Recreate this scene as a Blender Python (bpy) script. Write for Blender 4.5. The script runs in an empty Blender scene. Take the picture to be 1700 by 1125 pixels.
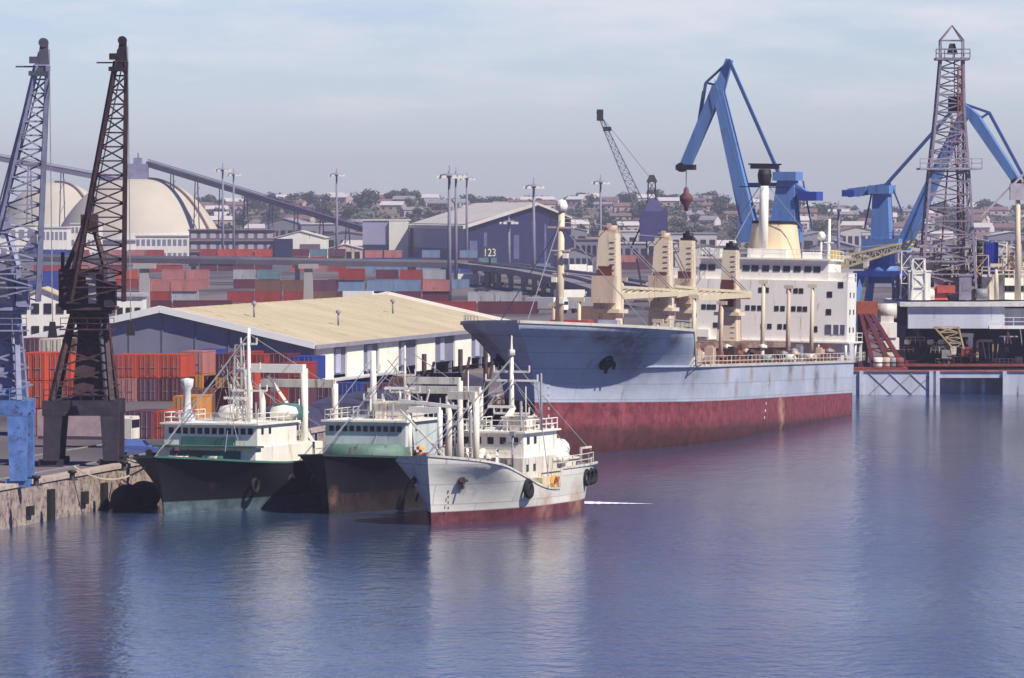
import bpy, math, random
from mathutils import Vector, Matrix
random.seed(7)
R = math.radians
S = bpy.context.scene
C = bpy.context.collection
# ------------------------------------------------------------------ camera, sky, sun, exposure
CAMZ = 24.0; F = 9000.0; PITCH = math.atan(212.5/9000)
cam = bpy.data.objects.new('camera', bpy.data.cameras.new('camera')); C.objects.link(cam)
cam.location = (0, 0, CAMZ); cam.rotation_euler = (math.pi/2-PITCH, 0, 0)
cam.data.sensor_width = 36; cam.data.sensor_fit = 'HORIZONTAL'; cam.data.lens = 36*F/1700
cam.data.clip_start = 1; cam.data.clip_end = 20000
S.camera = cam
SAZ, SEL = R(51), R(48)
sdir = Vector((math.sin(SAZ)*math.cos(SEL), -math.cos(SAZ)*math.cos(SEL), math.sin(SEL)))
w = bpy.data.worlds.new('World'); S.world = w; w.use_nodes = True
nt = w.node_tree; nt.nodes.clear()
def wn(t, **k):
    n = nt.nodes.new(t)
    for a, b in k.items(): setattr(n, a, b)
    return n
sky = wn('ShaderNodeTexSky', sky_type='NISHITA', sun_disc=False, sun_elevation=SEL,
         sun_rotation=math.atan2(sdir.x, sdir.y), air_density=1.0, dust_density=0.6, ozone_density=3.0)
tc = wn('ShaderNodeTexCoord'); mp = wn('ShaderNodeMapping'); mp.inputs['Scale'].default_value = (14, 14, 70)
no = wn('ShaderNodeTexNoise'); no.inputs['Scale'].default_value = 1.6; no.inputs['Detail'].default_value = 7; no.inputs['Roughness'].default_value = .6
nt.links.new(tc.outputs['Generated'], mp.inputs[0]); nt.links.new(mp.outputs[0], no.inputs[0])
sx = wn('ShaderNodeSeparateXYZ'); nt.links.new(tc.outputs['Generated'], sx.inputs[0])
mr = wn('ShaderNodeMapRange'); mr.inputs[1].default_value = .006; mr.inputs[2].default_value = .045; mr.inputs[3].default_value = -.28; mr.inputs[4].default_value = .15
nt.links.new(sx.outputs[2], mr.inputs[0])
fade = wn('ShaderNodeMapRange'); fade.inputs[1].default_value = .06; fade.inputs[2].default_value = .16; fade.inputs[3].default_value = 0; fade.inputs[4].default_value = -.5
nt.links.new(sx.outputs[2], fade.inputs[0])
ad = wn('ShaderNodeMath', operation='ADD'); nt.links.new(no.outputs[0], ad.inputs[0]); nt.links.new(mr.outputs[0], ad.inputs[1])
ad2 = wn('ShaderNodeMath', operation='ADD'); nt.links.new(ad.outputs[0], ad2.inputs[0]); nt.links.new(fade.outputs[0], ad2.inputs[1])
cr = wn('ShaderNodeMapRange'); cr.inputs[1].default_value = .38; cr.inputs[2].default_value = .66; cr.inputs[3].default_value = 0; cr.inputs[4].default_value = .5
nt.links.new(ad2.outputs[0], cr.inputs[0])
tint = wn('ShaderNodeMixRGB', blend_type='MULTIPLY'); tint.inputs[0].default_value = 1; tint.inputs[2].default_value = (1.13, 1.19, 1.54, 1)
nt.links.new(sky.outputs[0], tint.inputs[1])
er = wn('ShaderNodeMapRange'); er.inputs[1].default_value = .0; er.inputs[2].default_value = .15; nt.links.new(sx.outputs[2], er.inputs[0])
deep = wn('ShaderNodeMixRGB', blend_type='MULTIPLY'); deep.inputs[2].default_value = (.02, .12, .38, 1); nt.links.new(er.outputs[0], deep.inputs[0]); nt.links.new(tint.outputs[0], deep.inputs[1])
mx = wn('ShaderNodeMixRGB'); mx.inputs[2].default_value = (7.7, 7.3, 7.3, 1)
nt.links.new(cr.outputs[0], mx.inputs[0]); nt.links.new(deep.outputs[0], mx.inputs[1])
bg = wn('ShaderNodeBackground'); bg.inputs[1].default_value = .093
nt.links.new(mx.outputs[0], bg.inputs[0])
wo = wn('ShaderNodeOutputWorld'); nt.links.new(bg.outputs[0], wo.inputs[0])
sl = bpy.data.lights.new('sun', 'SUN'); sl.energy = 4.6; sl.angle = R(.5); sl.color = (1, .93, .82)
so = bpy.data.objects.new('sun', sl); C.objects.link(so); so.rotation_euler = sdir.to_track_quat('Z', 'Y').to_euler(); so.location = (200, -200, 300)
S.view_settings.view_transform = 'Standard'; S.view_settings.look = 'None'; S.view_settings.gamma = 1; S.view_settings.exposure = 0.45

# ------------------------------------------------------------------ helpers
def gp(px, py, z=3.0):
    u = (px-850)/F; v = (562.5-py)/F
    d = Vector((u, math.cos(PITCH)+v*math.sin(PITCH), -math.sin(PITCH)+v*math.cos(PITCH)))
    t = (z-CAMZ)/d.z
    return Vector((d.x*t, d.y*t, z))
def X(px, d): return (px-850)/F*d
def Z(py, d): return CAMZ-(py-350)/F*d
def qx(y): return -38.5+.186*(y-407)     # the quay edge

class MB:
    def __init__(s, M=None): s.v = []; s.f = []; s.m = []; s.M = M or Matrix(); s.mi = 0; s.sm = False; s.s_ = []
    def add(s, vs, fs, smooth=False):
        n = len(s.v); s.v += [tuple(s.M @ Vector(p)) for p in vs]
        for f in fs: s.f.append(tuple(i+n for i in f)); s.m.append(s.mi); s.s_.append(smooth)
        return s
    def box(s, c, d, rz=0):
        x, y, z = c; a, b, h = d[0]/2, d[1]/2, d[2]/2; co, si = math.cos(rz), math.sin(rz)
        vs = [(x+i*a*co-j*b*si, y+i*a*si+j*b*co, z+k*h) for k in (-1, 1) for i, j in ((-1,-1),(1,-1),(1,1),(-1,1))]
        return s.add(vs, [(3,2,1,0),(4,5,6,7),(0,1,5,4),(1,2,6,5),(2,3,7,6),(3,0,4,7)])
    def b2(s, x0, x1, y0, y1, z0, z1): return s.box(((x0+x1)/2, (y0+y1)/2, (z0+z1)/2), (abs(x1-x0), abs(y1-y0), abs(z1-z0)))
    def bar(s, p, q, w=.2, h=None, w2=None, h2=None, up=(0,0,1)):
        p = Vector(p); q = Vector(q); h = h or w; w2 = w2 or w; h2 = h2 or (h if w2 == w else h*w2/w)
        d = (q-p).normalized(); u = Vector(up)
        if abs(d.dot(u)) > .98: u = Vector((0,1,0))
        a = d.cross(u).normalized(); b = a.cross(d).normalized(); vs = []
        for c, ww, hh in ((p, w, h), (q, w2, h2)):
            vs += [c-a*ww/2-b*hh/2, c+a*ww/2-b*hh/2, c+a*ww/2+b*hh/2, c-a*ww/2+b*hh/2]
        return s.add(vs, [(3,2,1,0),(4,5,6,7),(0,1,5,4),(1,2,6,5),(2,3,7,6),(3,0,4,7)])
    def tube(s, p, q, r, r2=None, n=10, cap=True):
        p = Vector(p); q = Vector(q); r2 = r if r2 is None else r2
        d = (q-p).normalized(); u = Vector((0,0,1)) if abs(d.z) < .95 else Vector((1,0,0))
        a = d.cross(u).normalized(); b = d.cross(a)
        vs = [c+(a*math.cos(i*2*math.pi/n)+b*math.sin(i*2*math.pi/n))*rr for c, rr in ((p, r), (q, r2)) for i in range(n)]
        s.add(vs, [(i, (i+1) % n, n+(i+1) % n, n+i) for i in range(n)], True)
        if cap: k = len(s.v)-2*n; s.f += [tuple(range(k+n-1, k-1, -1)), tuple(range(k+n, k+2*n))]; s.m += [s.mi]*2; s.s_ += [False]*2
        return s
    def path(s, pts, w=.1):
        for a, b in zip(pts, pts[1:]): s.bar(a, b, w)
        return s
    def sag(s, p, q, dz, w=.06, n=8):
        p = Vector(p); q = Vector(q)
        return s.path([p.lerp(q, i/n)-Vector((0,0,dz*4*(i/n)*(1-i/n))) for i in range(n+1)], w)
    def prism(s, pts, y0, y1):          # outline in xz extruded along y
        n = len(pts); vs = [(x, y0, z) for x, z in pts]+[(x, y1, z) for x, z in pts]
        return s.add(vs, [tuple(range(n)), tuple(range(2*n-1, n-1, -1))]+[(i, i+n, (i+1) % n+n, (i+1) % n) for i in range(n)])
    def prismz(s, pts, z0, z1):
        n = len(pts); vs = [(x, y, z0) for x, y in pts]+[(x, y, z1) for x, y in pts]
        return s.add(vs, [tuple(range(n-1, -1, -1)), tuple(range(n, 2*n))]+[(i, (i+1) % n, (i+1) % n+n, i+n) for i in range(n)])
    def frust(s, c, a0, b0, a1, b1, z0, z1, dx=0, dy=0):
        x, y = c; vs = [(x+i*a0, y+j*b0, z0) for i, j in ((-1,-1),(1,-1),(1,1),(-1,1))]+[(x+dx+i*a1, y+dy+j*b1, z1) for i, j in ((-1,-1),(1,-1),(1,1),(-1,1))]
        return s.add(vs, [(3,2,1,0),(4,5,6,7),(0,1,5,4),(1,2,6,5),(2,3,7,6),(3,0,4,7)])
    def lathe(s, prof, c=(0,0), n=24, a0=0, a1=2*math.pi, smooth=True):
        vs = [(c[0]+r*math.cos(a0+(a1-a0)*i/n), c[1]+r*math.sin(a0+(a1-a0)*i/n), z) for r, z in prof for i in range(n+1)]; k = n+1
        return s.add(vs, [(j*k+i, j*k+i+1, (j+1)*k+i+1, (j+1)*k+i) for j in range(len(prof)-1) for i in range(n)], smooth)
    def lattice(s, c0, c1, a0, b0, a1, b1, n, cw=.2, bw=.1, u=(1,0,0), v=(0,1,0), diag=True):
        c0 = Vector(c0); c1 = Vector(c1); u = Vector(u); v = Vector(v)
        def ring(t):
            c = c0.lerp(c1, t); a = a0+(a1-a0)*t; b = b0+(b1-b0)*t
            return [c-u*a-v*b, c+u*a-v*b, c+u*a+v*b, c-u*a+v*b]
        r0, r1 = ring(0), ring(1)
        for i in range(4): s.bar(r0[i], r1[i], cw)
        prev = r0
        for k in range(1, n+1):
            r = ring(k/n)
            for i in range(4):
                s.bar(r[i], r[(i+1) % 4], bw)
                if diag:
                    if k % 2: s.bar(prev[i], r[(i+1) % 4], bw)
                    else: s.bar(prev[(i+1) % 4], r[i], bw)
            prev = r
        return s
    def rail(s, pts, h=1.0, w=.05, step=2.0):
        pts = [Vector(p) for p in pts]
        for a, b in zip(pts, pts[1:]):
            n = max(1, int((b-a).length/step))
            for i in range(n+1):
                p = a.lerp(b, i/n); s.bar(p, p+Vector((0,0,h)), w)
            for hh in (h, h*.5): s.bar(a+Vector((0,0,hh)), b+Vector((0,0,hh)), w)
        return s
    def build(s, name, mat, parent=None, label=None, loc=None):
        me = bpy.data.meshes.new(name); me.from_pydata(s.v, [], s.f)
        for m in (mat if isinstance(mat, (list, tuple)) else [mat]): me.materials.append(m)
        me.polygons.foreach_set('material_index', s.m); me.polygons.foreach_set('use_smooth', s.s_); me.update()
        o = bpy.data.objects.new(name, me); C.objects.link(o)
        if parent: o.parent = parent
        if label: o['label'] = label
        if loc: o.location = loc
        return o
def tag(o, label, cat, group=None, kind=None):
    if label: o['label'] = label
    if cat: o['category'] = cat
    if group: o['group'] = group
    if kind: o['kind'] = kind
    return o
def thing(name, label, cat, loc=(0,0,0), rz=0, group=None, pitch=0):
    o = bpy.data.objects.new(name, None); C.objects.link(o); o.location = loc; o.rotation_euler = (0, pitch, rz); o.empty_display_size = .5
    return tag(o, label, cat, group)
KIDS = {}
def copy_tree(o, loc, rz, label, group=None, parent=None, scale=None):
    c = o.copy(); C.objects.link(c)
    if parent: c.parent = parent
    else:
        c.location = loc; c.rotation_euler = (0, 0, rz); c['label'] = label
        if group: c['group'] = group
        if scale: c.scale = scale
    if o.name not in KIDS: KIDS[o.name] = list(o.children)
    for ch in KIDS[o.name]: copy_tree(ch, None, None, None, parent=c)
    return c

# ------------------------------------------------------------------ materials
MATS = {}
def mat(name, col, rough=.65, var=.18, scale=.6, rust=0, streak=0, metal=0, rcol=(.11,.035,.018), spec=.3, fine=0):
    if name in MATS: return MATS[name]
    m = bpy.data.materials.new(name); m.use_nodes = True; t = m.node_tree; b = t.nodes['Principled BSDF']; L = t.links.new
    b.inputs['Roughness'].default_value = rough; b.inputs['Metallic'].default_value = metal; b.inputs['Specular IOR Level'].default_value = spec
    co = t.nodes.new('ShaderNodeTexCoord'); mp = t.nodes.new('ShaderNodeMapping'); L(co.outputs['Object'], mp.inputs[0])
    n = t.nodes.new('ShaderNodeTexNoise'); n.inputs['Scale'].default_value = scale; n.inputs['Detail'].default_value = 6; n.inputs['Roughness'].default_value = .65
    if streak: mp.inputs['Scale'].default_value = (1, 1, 1/(1+streak*6))
    oi = t.nodes.new('ShaderNodeObjectInfo'); L(oi.outputs['Random'], mp.inputs['Location'])
    L(mp.outputs[0], n.inputs[0])
    r = t.nodes.new('ShaderNodeMapRange'); r.inputs[1].default_value = .3; r.inputs[2].default_value = .7; r.inputs[3].default_value = 1-var; r.inputs[4].default_value = 1+var
    L(n.outputs[0], r.inputs[0])
    x = t.nodes.new('ShaderNodeVectorMath'); x.operation = 'SCALE'; x.inputs[0].default_value = col; L(r.outputs[0], x.inputs['Scale'])
    out = x.outputs[0]
    if rust:
        n2 = t.nodes.new('ShaderNodeTexNoise'); n2.inputs['Scale'].default_value = scale*2.3; n2.inputs['Detail'].default_value = 9; n2.inputs['Roughness'].default_value = .75
        L(mp.outputs[0], n2.inputs[0])
        r2 = t.nodes.new('ShaderNodeMapRange'); r2.inputs[1].default_value = .62-rust*.3; r2.inputs[2].default_value = .72-rust*.25; L(n2.outputs[0], r2.inputs[0])
        mx = t.nodes.new('ShaderNodeMixRGB'); L(r2.outputs[0], mx.inputs[0]); L(out, mx.inputs[1]); mx.inputs[2].default_value = (*rcol, 1); out = mx.outputs[0]
    L(out, b.inputs['Base Color'])
    MATS[name] = m; return m
def hull_mat(name, top, boot, zb, rust=.3, stripe=None, mott=.3, spot=None, band=None):
    m = bpy.data.materials.new(name); m.use_nodes = True; t = m.node_tree; b = t.nodes['Principled BSDF']; L = t.links.new
    b.inputs['Roughness'].default_value = .6; b.inputs['Specular IOR Level'].default_value = .25
    co = t.nodes.new('ShaderNodeTexCoord'); sx = t.nodes.new('ShaderNodeSeparateXYZ'); L(co.outputs['Object'], sx.inputs[0])
    def noise(sc, mapping=(1,1,1), det=7, ro=.7):
        mp = t.nodes.new('ShaderNodeMapping'); mp.inputs['Scale'].default_value = mapping; L(co.outputs['Object'], mp.inputs[0])
        n = t.nodes.new('ShaderNodeTexNoise'); n.inputs['Scale'].default_value = sc; n.inputs['Detail'].default_value = det; n.inputs['Roughness'].default_value = ro
        L(mp.outputs[0], n.inputs[0]); return n.outputs[0]
    def rng(v, a, c, lo=0., hi=1.):
        r = t.nodes.new('ShaderNodeMapRange'); r.inputs[1].default_value = a; r.inputs[2].default_value = c; r.inputs[3].default_value = lo; r.inputs[4].default_value = hi; L(v, r.inputs[0]); return r.outputs[0]
    def mix(f, a, c):
        x = t.nodes.new('ShaderNodeMixRGB')
        L(f, x.inputs[0])
        for v, i in ((a, 1), (c, 2)):
            if isinstance(v, tuple): x.inputs[i].default_value = (*v, 1)
            else: L(v, x.inputs[i])
        return x.outputs[0]
    big = noise(.12); fin = noise(.9); st = noise(.8, (1, 1, .12)); st2 = noise(.35, (1, 1, .06), 9, .8)
    sc = lambda c, k: tuple(min(1, v*k) for v in c)
    topc = mix(rng(big, .35, .65), sc(top, 1-mott*.4), sc(top, 1+mott*.25))
    cmb = t.nodes.new('ShaderNodeCombineXYZ'); L(sx.outputs[0], cmb.inputs[0]); L(sx.outputs[2], cmb.inputs[1])
    bk = t.nodes.new('ShaderNodeTexBrick'); L(cmb.outputs[0], bk.inputs[0]); bk.inputs['Scale'].default_value = 1; bk.inputs['Brick Width'].default_value = 7.5; bk.inputs['Row Height'].default_value = 1.55
    bk.inputs['Mortar Size'].default_value = .05; bk.inputs['Mortar Smooth'].default_value = .4; bk.inputs['Color1'].default_value = (1,1,1,1); bk.inputs['Color2'].default_value = (.84,.86,.86,1); bk.inputs['Mortar'].default_value = (.62,.60,.60,1)
    pm = t.nodes.new('ShaderNodeMixRGB'); pm.blend_type = 'MULTIPLY'; pm.inputs[0].default_value = .8; L(topc, pm.inputs[1]); L(bk.outputs[0], pm.inputs[2]); topc = pm.outputs[0]
    topc = mix(rng(st, .58, .80, 0, .5), topc, sc(top, .6))
    topc = mix(rng(st2, .66-rust*.12, .76-rust*.1, 0, .85), topc, (.22, .10, .035))
    bootc = mix(rng(fin, .38, .62), sc(boot, 1-mott), sc(boot, 1+mott))
    bootc = mix(rng(st, .55, .75, 0, .6), bootc, (boot[0]*1.2+.10, boot[1]*1.3+.07, boot[2]*1.3+.07))
    bootc = mix(rng(noise(.25, (1,1,2.5)), .55, .75, 0, .7), bootc, sc(boot, .45))
    z = sx.outputs[2]
    c = mix(rng(z, zb-.05, zb+.05), bootc, topc)
    if stripe: 
        a = rng(z, stripe[0]-.04, stripe[0]+.04); bb = rng(z, stripe[1]+.04, stripe[1]-.04)
        k = t.nodes.new('ShaderNodeMath'); k.operation = 'MULTIPLY'; L(a, k.inputs[0]); L(bb, k.inputs[1]); c = mix(k.outputs[0], c, stripe[2])
    c = mix(rng(z, .9, -.1, 0, .55), c, (.025, .03, .02)) if zb > 1.5 else c
    if spot:
        for (p, rad, cc) in spot:
            d = t.nodes.new('ShaderNodeVectorMath'); d.operation = 'DISTANCE'; mp = t.nodes.new('ShaderNodeMapping')
            mp.inputs['Scale'].default_value = (.35, 1, .35); L(co.outputs['Object'], mp.inputs[0]); L(mp.outputs[0], d.inputs[0]); d.inputs[1].default_value = (p[0]*.35, p[1], p[2]*.35)
            k = t.nodes.new('ShaderNodeMath'); k.operation = 'MULTIPLY'; L(rng(d.outputs['Value'], rad, rad*.2, 0, .9), k.inputs[0]); L(rng(fin, .3, .6), k.inputs[1])
            c = mix(k.outputs[0], c, cc)
    bp = t.nodes.new('ShaderNodeBump'); bp.inputs['Strength'].default_value = .5; bp.inputs['Distance'].default_value = .12; L(noise(.45, (1,1,1.6), 3, .5), bp.inputs['Height']); L(bp.outputs[0], b.inputs['Normal'])
    L(c, b.inputs['Base Color']); return m
def glass(name='window_glass'):
    return mat(name, (.012,.014,.022), .15, .3, 1, spec=.5)
cream = mat('cream_paint', (.62,.54,.38), .55, .14, .4, rust=.12, streak=1)
pinkcream = mat('weathered_cream', (.55,.42,.32), .6, .2, .5, rust=.25, streak=1)
white = mat('white_paint', (.82,.79,.70), .5, .08, .5, rust=.14, streak=1, rcol=(.40,.27,.17))
dirtywhite = mat('dirty_white', (.64,.61,.53), .6, .25, .8, rust=.3, streak=1, rcol=(.26,.14,.08))
black = mat('black_paint', (.02,.018,.022), .6, .3, 1)
darksteel = mat('dark_rusty_steel', (.045,.03,.032), .7, .35, .8, rust=.35, rcol=(.09,.035,.025))
greysteel = mat('grey_blue_steel', (.22,.24,.33), .6, .25, .8, rust=.2)
steel = mat('plain_steel', (.25,.25,.27), .5, .2, 1)
blue = mat('crane_blue', (.12,.23,.48), .55, .22, .5, rust=.16, streak=1)
deepblue = mat('deep_blue', (.035,.07,.33), .5, .15, .4)
concrete = mat('concrete', (.34,.31,.28), .85, .2, .4)
glassm = glass()
rustred = mat('rust_red', (.22,.06,.05), .75, .3, .7, rust=.3)
brown = mat('hatch_brown', (.17,.085,.07), .75, .3, .6, rust=.35)
rope = mat('rope', (.45,.38,.26), .9)
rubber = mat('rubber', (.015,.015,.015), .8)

# ------------------------------------------------------------------ water
def water():
    m = bpy.data.materials.new('harbour_water'); m.use_nodes = True; t = m.node_tree; b = t.nodes['Principled BSDF']; L = t.links.new
    b.inputs['Base Color'].default_value = (.03,.055,.12,1); b.inputs['Roughness'].default_value = .07; b.inputs['IOR'].default_value = 1.333; b.inputs['Specular IOR Level'].default_value = .5
    co = t.nodes.new('ShaderNodeTexCoord')
    def noise(sc, det, mapping=(1,1,1), rot=0):
        mp = t.nodes.new('ShaderNodeMapping'); mp.inputs['Scale'].default_value = mapping; mp.inputs['Rotation'].default_value = (0,0,rot); L(co.outputs['Object'], mp.inputs[0])
        n = t.nodes.new('ShaderNodeTexNoise'); n.inputs['Scale'].default_value = sc; n.inputs['Detail'].default_value = det; n.inputs['Roughness'].default_value = .6; L(mp.outputs[0], n.inputs[0]); return n.outputs[0]
    a = noise(.9, 5, (1, .55, 1), R(8)); c = noise(.25, 3, (1, .5, 1), R(-12)); g = noise(.018, 3, (1, .35, 1), R(10))
    mr = t.nodes.new('ShaderNodeMapRange'); mr.inputs[1].default_value = .4; mr.inputs[2].default_value = .62; mr.inputs[3].default_value = .55; mr.inputs[4].default_value = 1.1; L(g, mr.inputs[0])
    k = t.nodes.new('ShaderNodeMath'); k.operation = 'MULTIPLY'; L(a, k.inputs[0]); L(mr.outputs[0], k.inputs[1])
    b1 = t.nodes.new('ShaderNodeBump'); b1.inputs['Strength'].default_value = 1; b1.inputs['Distance'].default_value = WAVE1; L(k.outputs[0], b1.inputs['Height'])
    b2 = t.nodes.new('ShaderNodeBump'); b2.inputs['Strength'].default_value = 1; b2.inputs['Distance'].default_value = WAVE2; L(c, b2.inputs['Height']); L(b1.outputs[0], b2.inputs['Normal'])
    L(b2.outputs[0], b.inputs['Normal'])
    rr = t.nodes.new('ShaderNodeMapRange'); rr.inputs[1].default_value = .35; rr.inputs[2].default_value = .65; rr.inputs[3].default_value = .04; rr.inputs[4].default_value = .14; L(noise(.012, 3, (1, .3, 1), R(5)), rr.inputs[0]); L(rr.outputs[0], b.inputs['Roughness'])
    s = MB(); xs = [-3000,-600,-200,0,200,600,3000]; ys = [-600,0,200,400,600,722]
    s.add([(x, y, 0) for y in ys for x in xs], [(j*7+i, j*7+i+1, (j+1)*7+i+1, (j+1)*7+i) for j in range(5) for i in range(6)])
    tag(s.build('water', m), None, None, kind='structure')
WAVE1, WAVE2 = .11, .09
water()
# ------------------------------------------------------------------ ground and hill
def sstep(a, b, x): t = min(1, max(0, (x-a)/(b-a))); return t*t*(3-2*t)
def hz(x, y):
    h = 3+sstep(2300, 3700, y)*(25+3.5*math.sin(x*.011+1)+2.2*math.sin(x*.027+y*.003)+5*sstep(100, -250, x))
    return h-sstep(3900, 5200, y)*12-sstep(2300, 3700, y)*3.5
def ground():
    m = bpy.data.materials.new('port_ground'); m.use_nodes = True; t = m.node_tree; b = t.nodes['Principled BSDF']; L = t.links.new; b.inputs['Roughness'].default_value = .9
    co = t.nodes.new('ShaderNodeTexCoord')
    def ns(sc, sy=1):
        mp = t.nodes.new('ShaderNodeMapping'); mp.inputs['Scale'].default_value = (1, sy, 1); L(co.outputs['Object'], mp.inputs[0])
        n = t.nodes.new('ShaderNodeTexNoise'); n.inputs['Scale'].default_value = sc; n.inputs['Detail'].default_value = 8; L(mp.outputs[0], n.inputs[0]); return n.outputs[0]
    r = t.nodes.new('ShaderNodeValToRGB'); L(ns(.05, .3), r.inputs[0])
    e = r.color_ramp.elements; e[0].position = .35; e[0].color = (.05,.042,.05,1); e[1].position = .62; e[1].color = (.16,.13,.13,1)
    r2 = t.nodes.new('ShaderNodeValToRGB'); L(ns(.02, .5), r2.inputs[0])
    e = r2.color_ramp.elements; e[0].position = .42; e[0].color = (.05,.06,.035,1); e[1].position = .6; e[1].color = (.24,.18,.14,1)
    sx = t.nodes.new('ShaderNodeSeparateXYZ'); L(co.outputs['Object'], sx.inputs[0])
    mr = t.nodes.new('ShaderNodeMapRange'); mr.inputs[1].default_value = 2250; mr.inputs[2].default_value = 2500; L(sx.outputs[1], mr.inputs[0])
    x = t.nodes.new('ShaderNodeMixRGB'); L(mr.outputs[0], x.inputs[0]); L(r.outputs[0], x.inputs[1]); L(r2.outputs[0], x.inputs[2]); L(x.outputs[0], b.inputs['Base Color'])
    s = MB(); K = 40
    def rows(ys, xl, xr):
        vs = []; 
        for y in ys:
            a, c = xl, xr(y)
            for i in range(K+1):
                xx = a+(c-a)*i/K; vs.append((xx, y, hz(xx, y)))
        s.add(vs, [(j*(K+1)+i, j*(K+1)+i+1, (j+1)*(K+1)+i+1, (j+1)*(K+1)+i) for j in range(len(ys)-1) for i in range(K)], True)
    rows([150, 300, 450, 600, 711], -1400, lambda y: qx(y)-1.2)
    rows([711, 1200, 1800, 2200]+[2300+60*i for i in range(32)]+[4600, 5200], -1400, lambda y: 1600)
    tag(s.build('ground', m), None, None, kind='structure')
ground()
# ------------------------------------------------------------------ quays
qang = math.atan2(1, .186)  # direction along the quay
def quays():
    qm = mat('quay_concrete', (.34,.27,.23), .9, .4, .8, rust=.42, streak=0, rcol=(.07,.045,.045))
    q = thing('quay', 'long weathered concrete quay wall under the left cranes', 'quay'); tag(q, None, None, kind='structure')
    del q['label'], q['category']
    s = MB(); ys = [150+i*14 for i in range(41)]
    for a, b in zip(ys, ys[1:]):
        s.add([(qx(a)-1.2, a, -1), (qx(a), a, -1), (qx(a), a, 3.0), (qx(a)-1.2, a, 3.0), (qx(b)-1.2, b, -1), (qx(b), b, -1), (qx(b), b, 3.0), (qx(b)-1.2, b, 3.0)],
              [(0,1,2,3),(4,7,6,5),(1,5,6,2),(2,6,7,3),(0,3,7,4)])
    s.build('quay_wall', qm, q)
    s = MB()
    for a, b in zip(ys, ys[1:]):
        s.add([(qx(a)-1.25, a, 3.004), (qx(a)+.12, a, 3.004), (qx(a)+.12, a, 3.3), (qx(a)-1.25, a, 3.3), (qx(b)-1.25, b, 3.004), (qx(b)+.12, b, 3.004), (qx(b)+.12, b, 3.3), (qx(b)-1.25, b, 3.3)],
              [(0,1,2,3),(4,7,6,5),(1,5,6,2),(2,6,7,3),(0,3,7,4),(0,4,5,1)])
    s.build('coping', mat('coping', (.42,.34,.29), .9, .3, .8, rust=.2), q)
    for i in range(14):
        y = 395+i*8.3+(i*37%5)*.8
        s = MB(); s.b2(0, .3, -.7, .7, -.6 if i % 2 else .5, (1.5, 1.9, 1.2, 2.2)[i % 4])
        o = s.build('fender', rubber, q, loc=(qx(y)+.01, y, .2)); o.rotation_euler.z = qang-math.pi/2
    s = MB()
    for k in (4.5, 13): 
        for dx in (0,): s.bar((qx(200)-k, 200, 3.06), (qx(705)-k, 705, 3.06), .18, .1)
    s.build('crane_rail', steel, q)
    # cross quay at the head of the basin
    q2 = thing('cross_quay', 'x', 'quay'); del q2['label'], q2['category']; q2['kind'] = 'structure'
    pm = mat('pale_quay_steel', (.46,.49,.58), .7, .22, .35, rust=.15, streak=1)
    s = MB()
    def seg(x0, x1): s.b2(x0, x1, 708, 713, -1, 3.0)
    x0, x1, x2, x3 = X(1330, 708), X(1558, 708), X(1666, 708), 400
    seg(qx(708)-2, x1); seg(x2, x3); s.b2(x1, x2, 711.5, 713, -1, 3.0); s.b2(x1, x2, 708, 711.5, 2.2, 2.99)
    s.build('quay_wall', pm, q2)
    s = MB(); s.b2(qx(708)-2, 400, 707.8, 708.8, 3.0, 3.22); s.build('coping', mat('red_edge', (.33,.12,.12), .8, .3, .5, rust=.2), q2)
    for px in (1430, 1546, 1557, 1668):
        s = MB(); s.b2(-.25, .25, -.35, 0, -1, 3.1); s.build('fender', mat('fender_white', (.50,.52,.58), .7, .2, 1), q2, loc=(X(px, 708), 707.99, 0))
    for i in range(3):
        s = MB(); s.bar((0, 0, 3), (3.4, 0, -.2), .09); s.bar((3.4, 0, 3), (0, 0, -.2), .09); s.build('brace', steel, q2, loc=(X(1440+i*34, 708), 707.95, 0))
    s = MB(); s.tube((0,0,-1),(0,0,2.4),.35); s.build('pile', pm, q2, loc=(X(1600, 708), 710, 0)); 
    s = MB(); s.tube((0,0,-1),(0,0,2.4),.35); s.build('pile', pm, q2, loc=(X(1635, 708), 710, 0))
    # red painted apron on the cross quay
    s = MB(); s.b2(X(1395, 712), X(1505, 712), 709, 716, 3.22, 3.5)
    tag(s.build('slipway_pad', rustred), 'low rust red steel pad behind the ship stern on the far quay', 'steel pad')
    for i, (px, py, lab) in enumerate([(206, 781, 'black bollard on the quay edge beside the dark green trawler'), (120, 797, 'black bollard on the quay edge below the dark crane'), (60, 806, 'black bollard on the quay edge by the blue crane leg')]):
        p = gp(px, py, 3.3); s = MB(); s.lathe([(.45,0),(.45,.08),(.22,.15),(.2,.5),(.36,.6),(.34,.75),(0,.8)], n=12)
        tag(s.build('bollard', black, loc=(p.x, p.y, 3.3)), lab, 'bollard', 'bollards along the quay')
quays()

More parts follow.
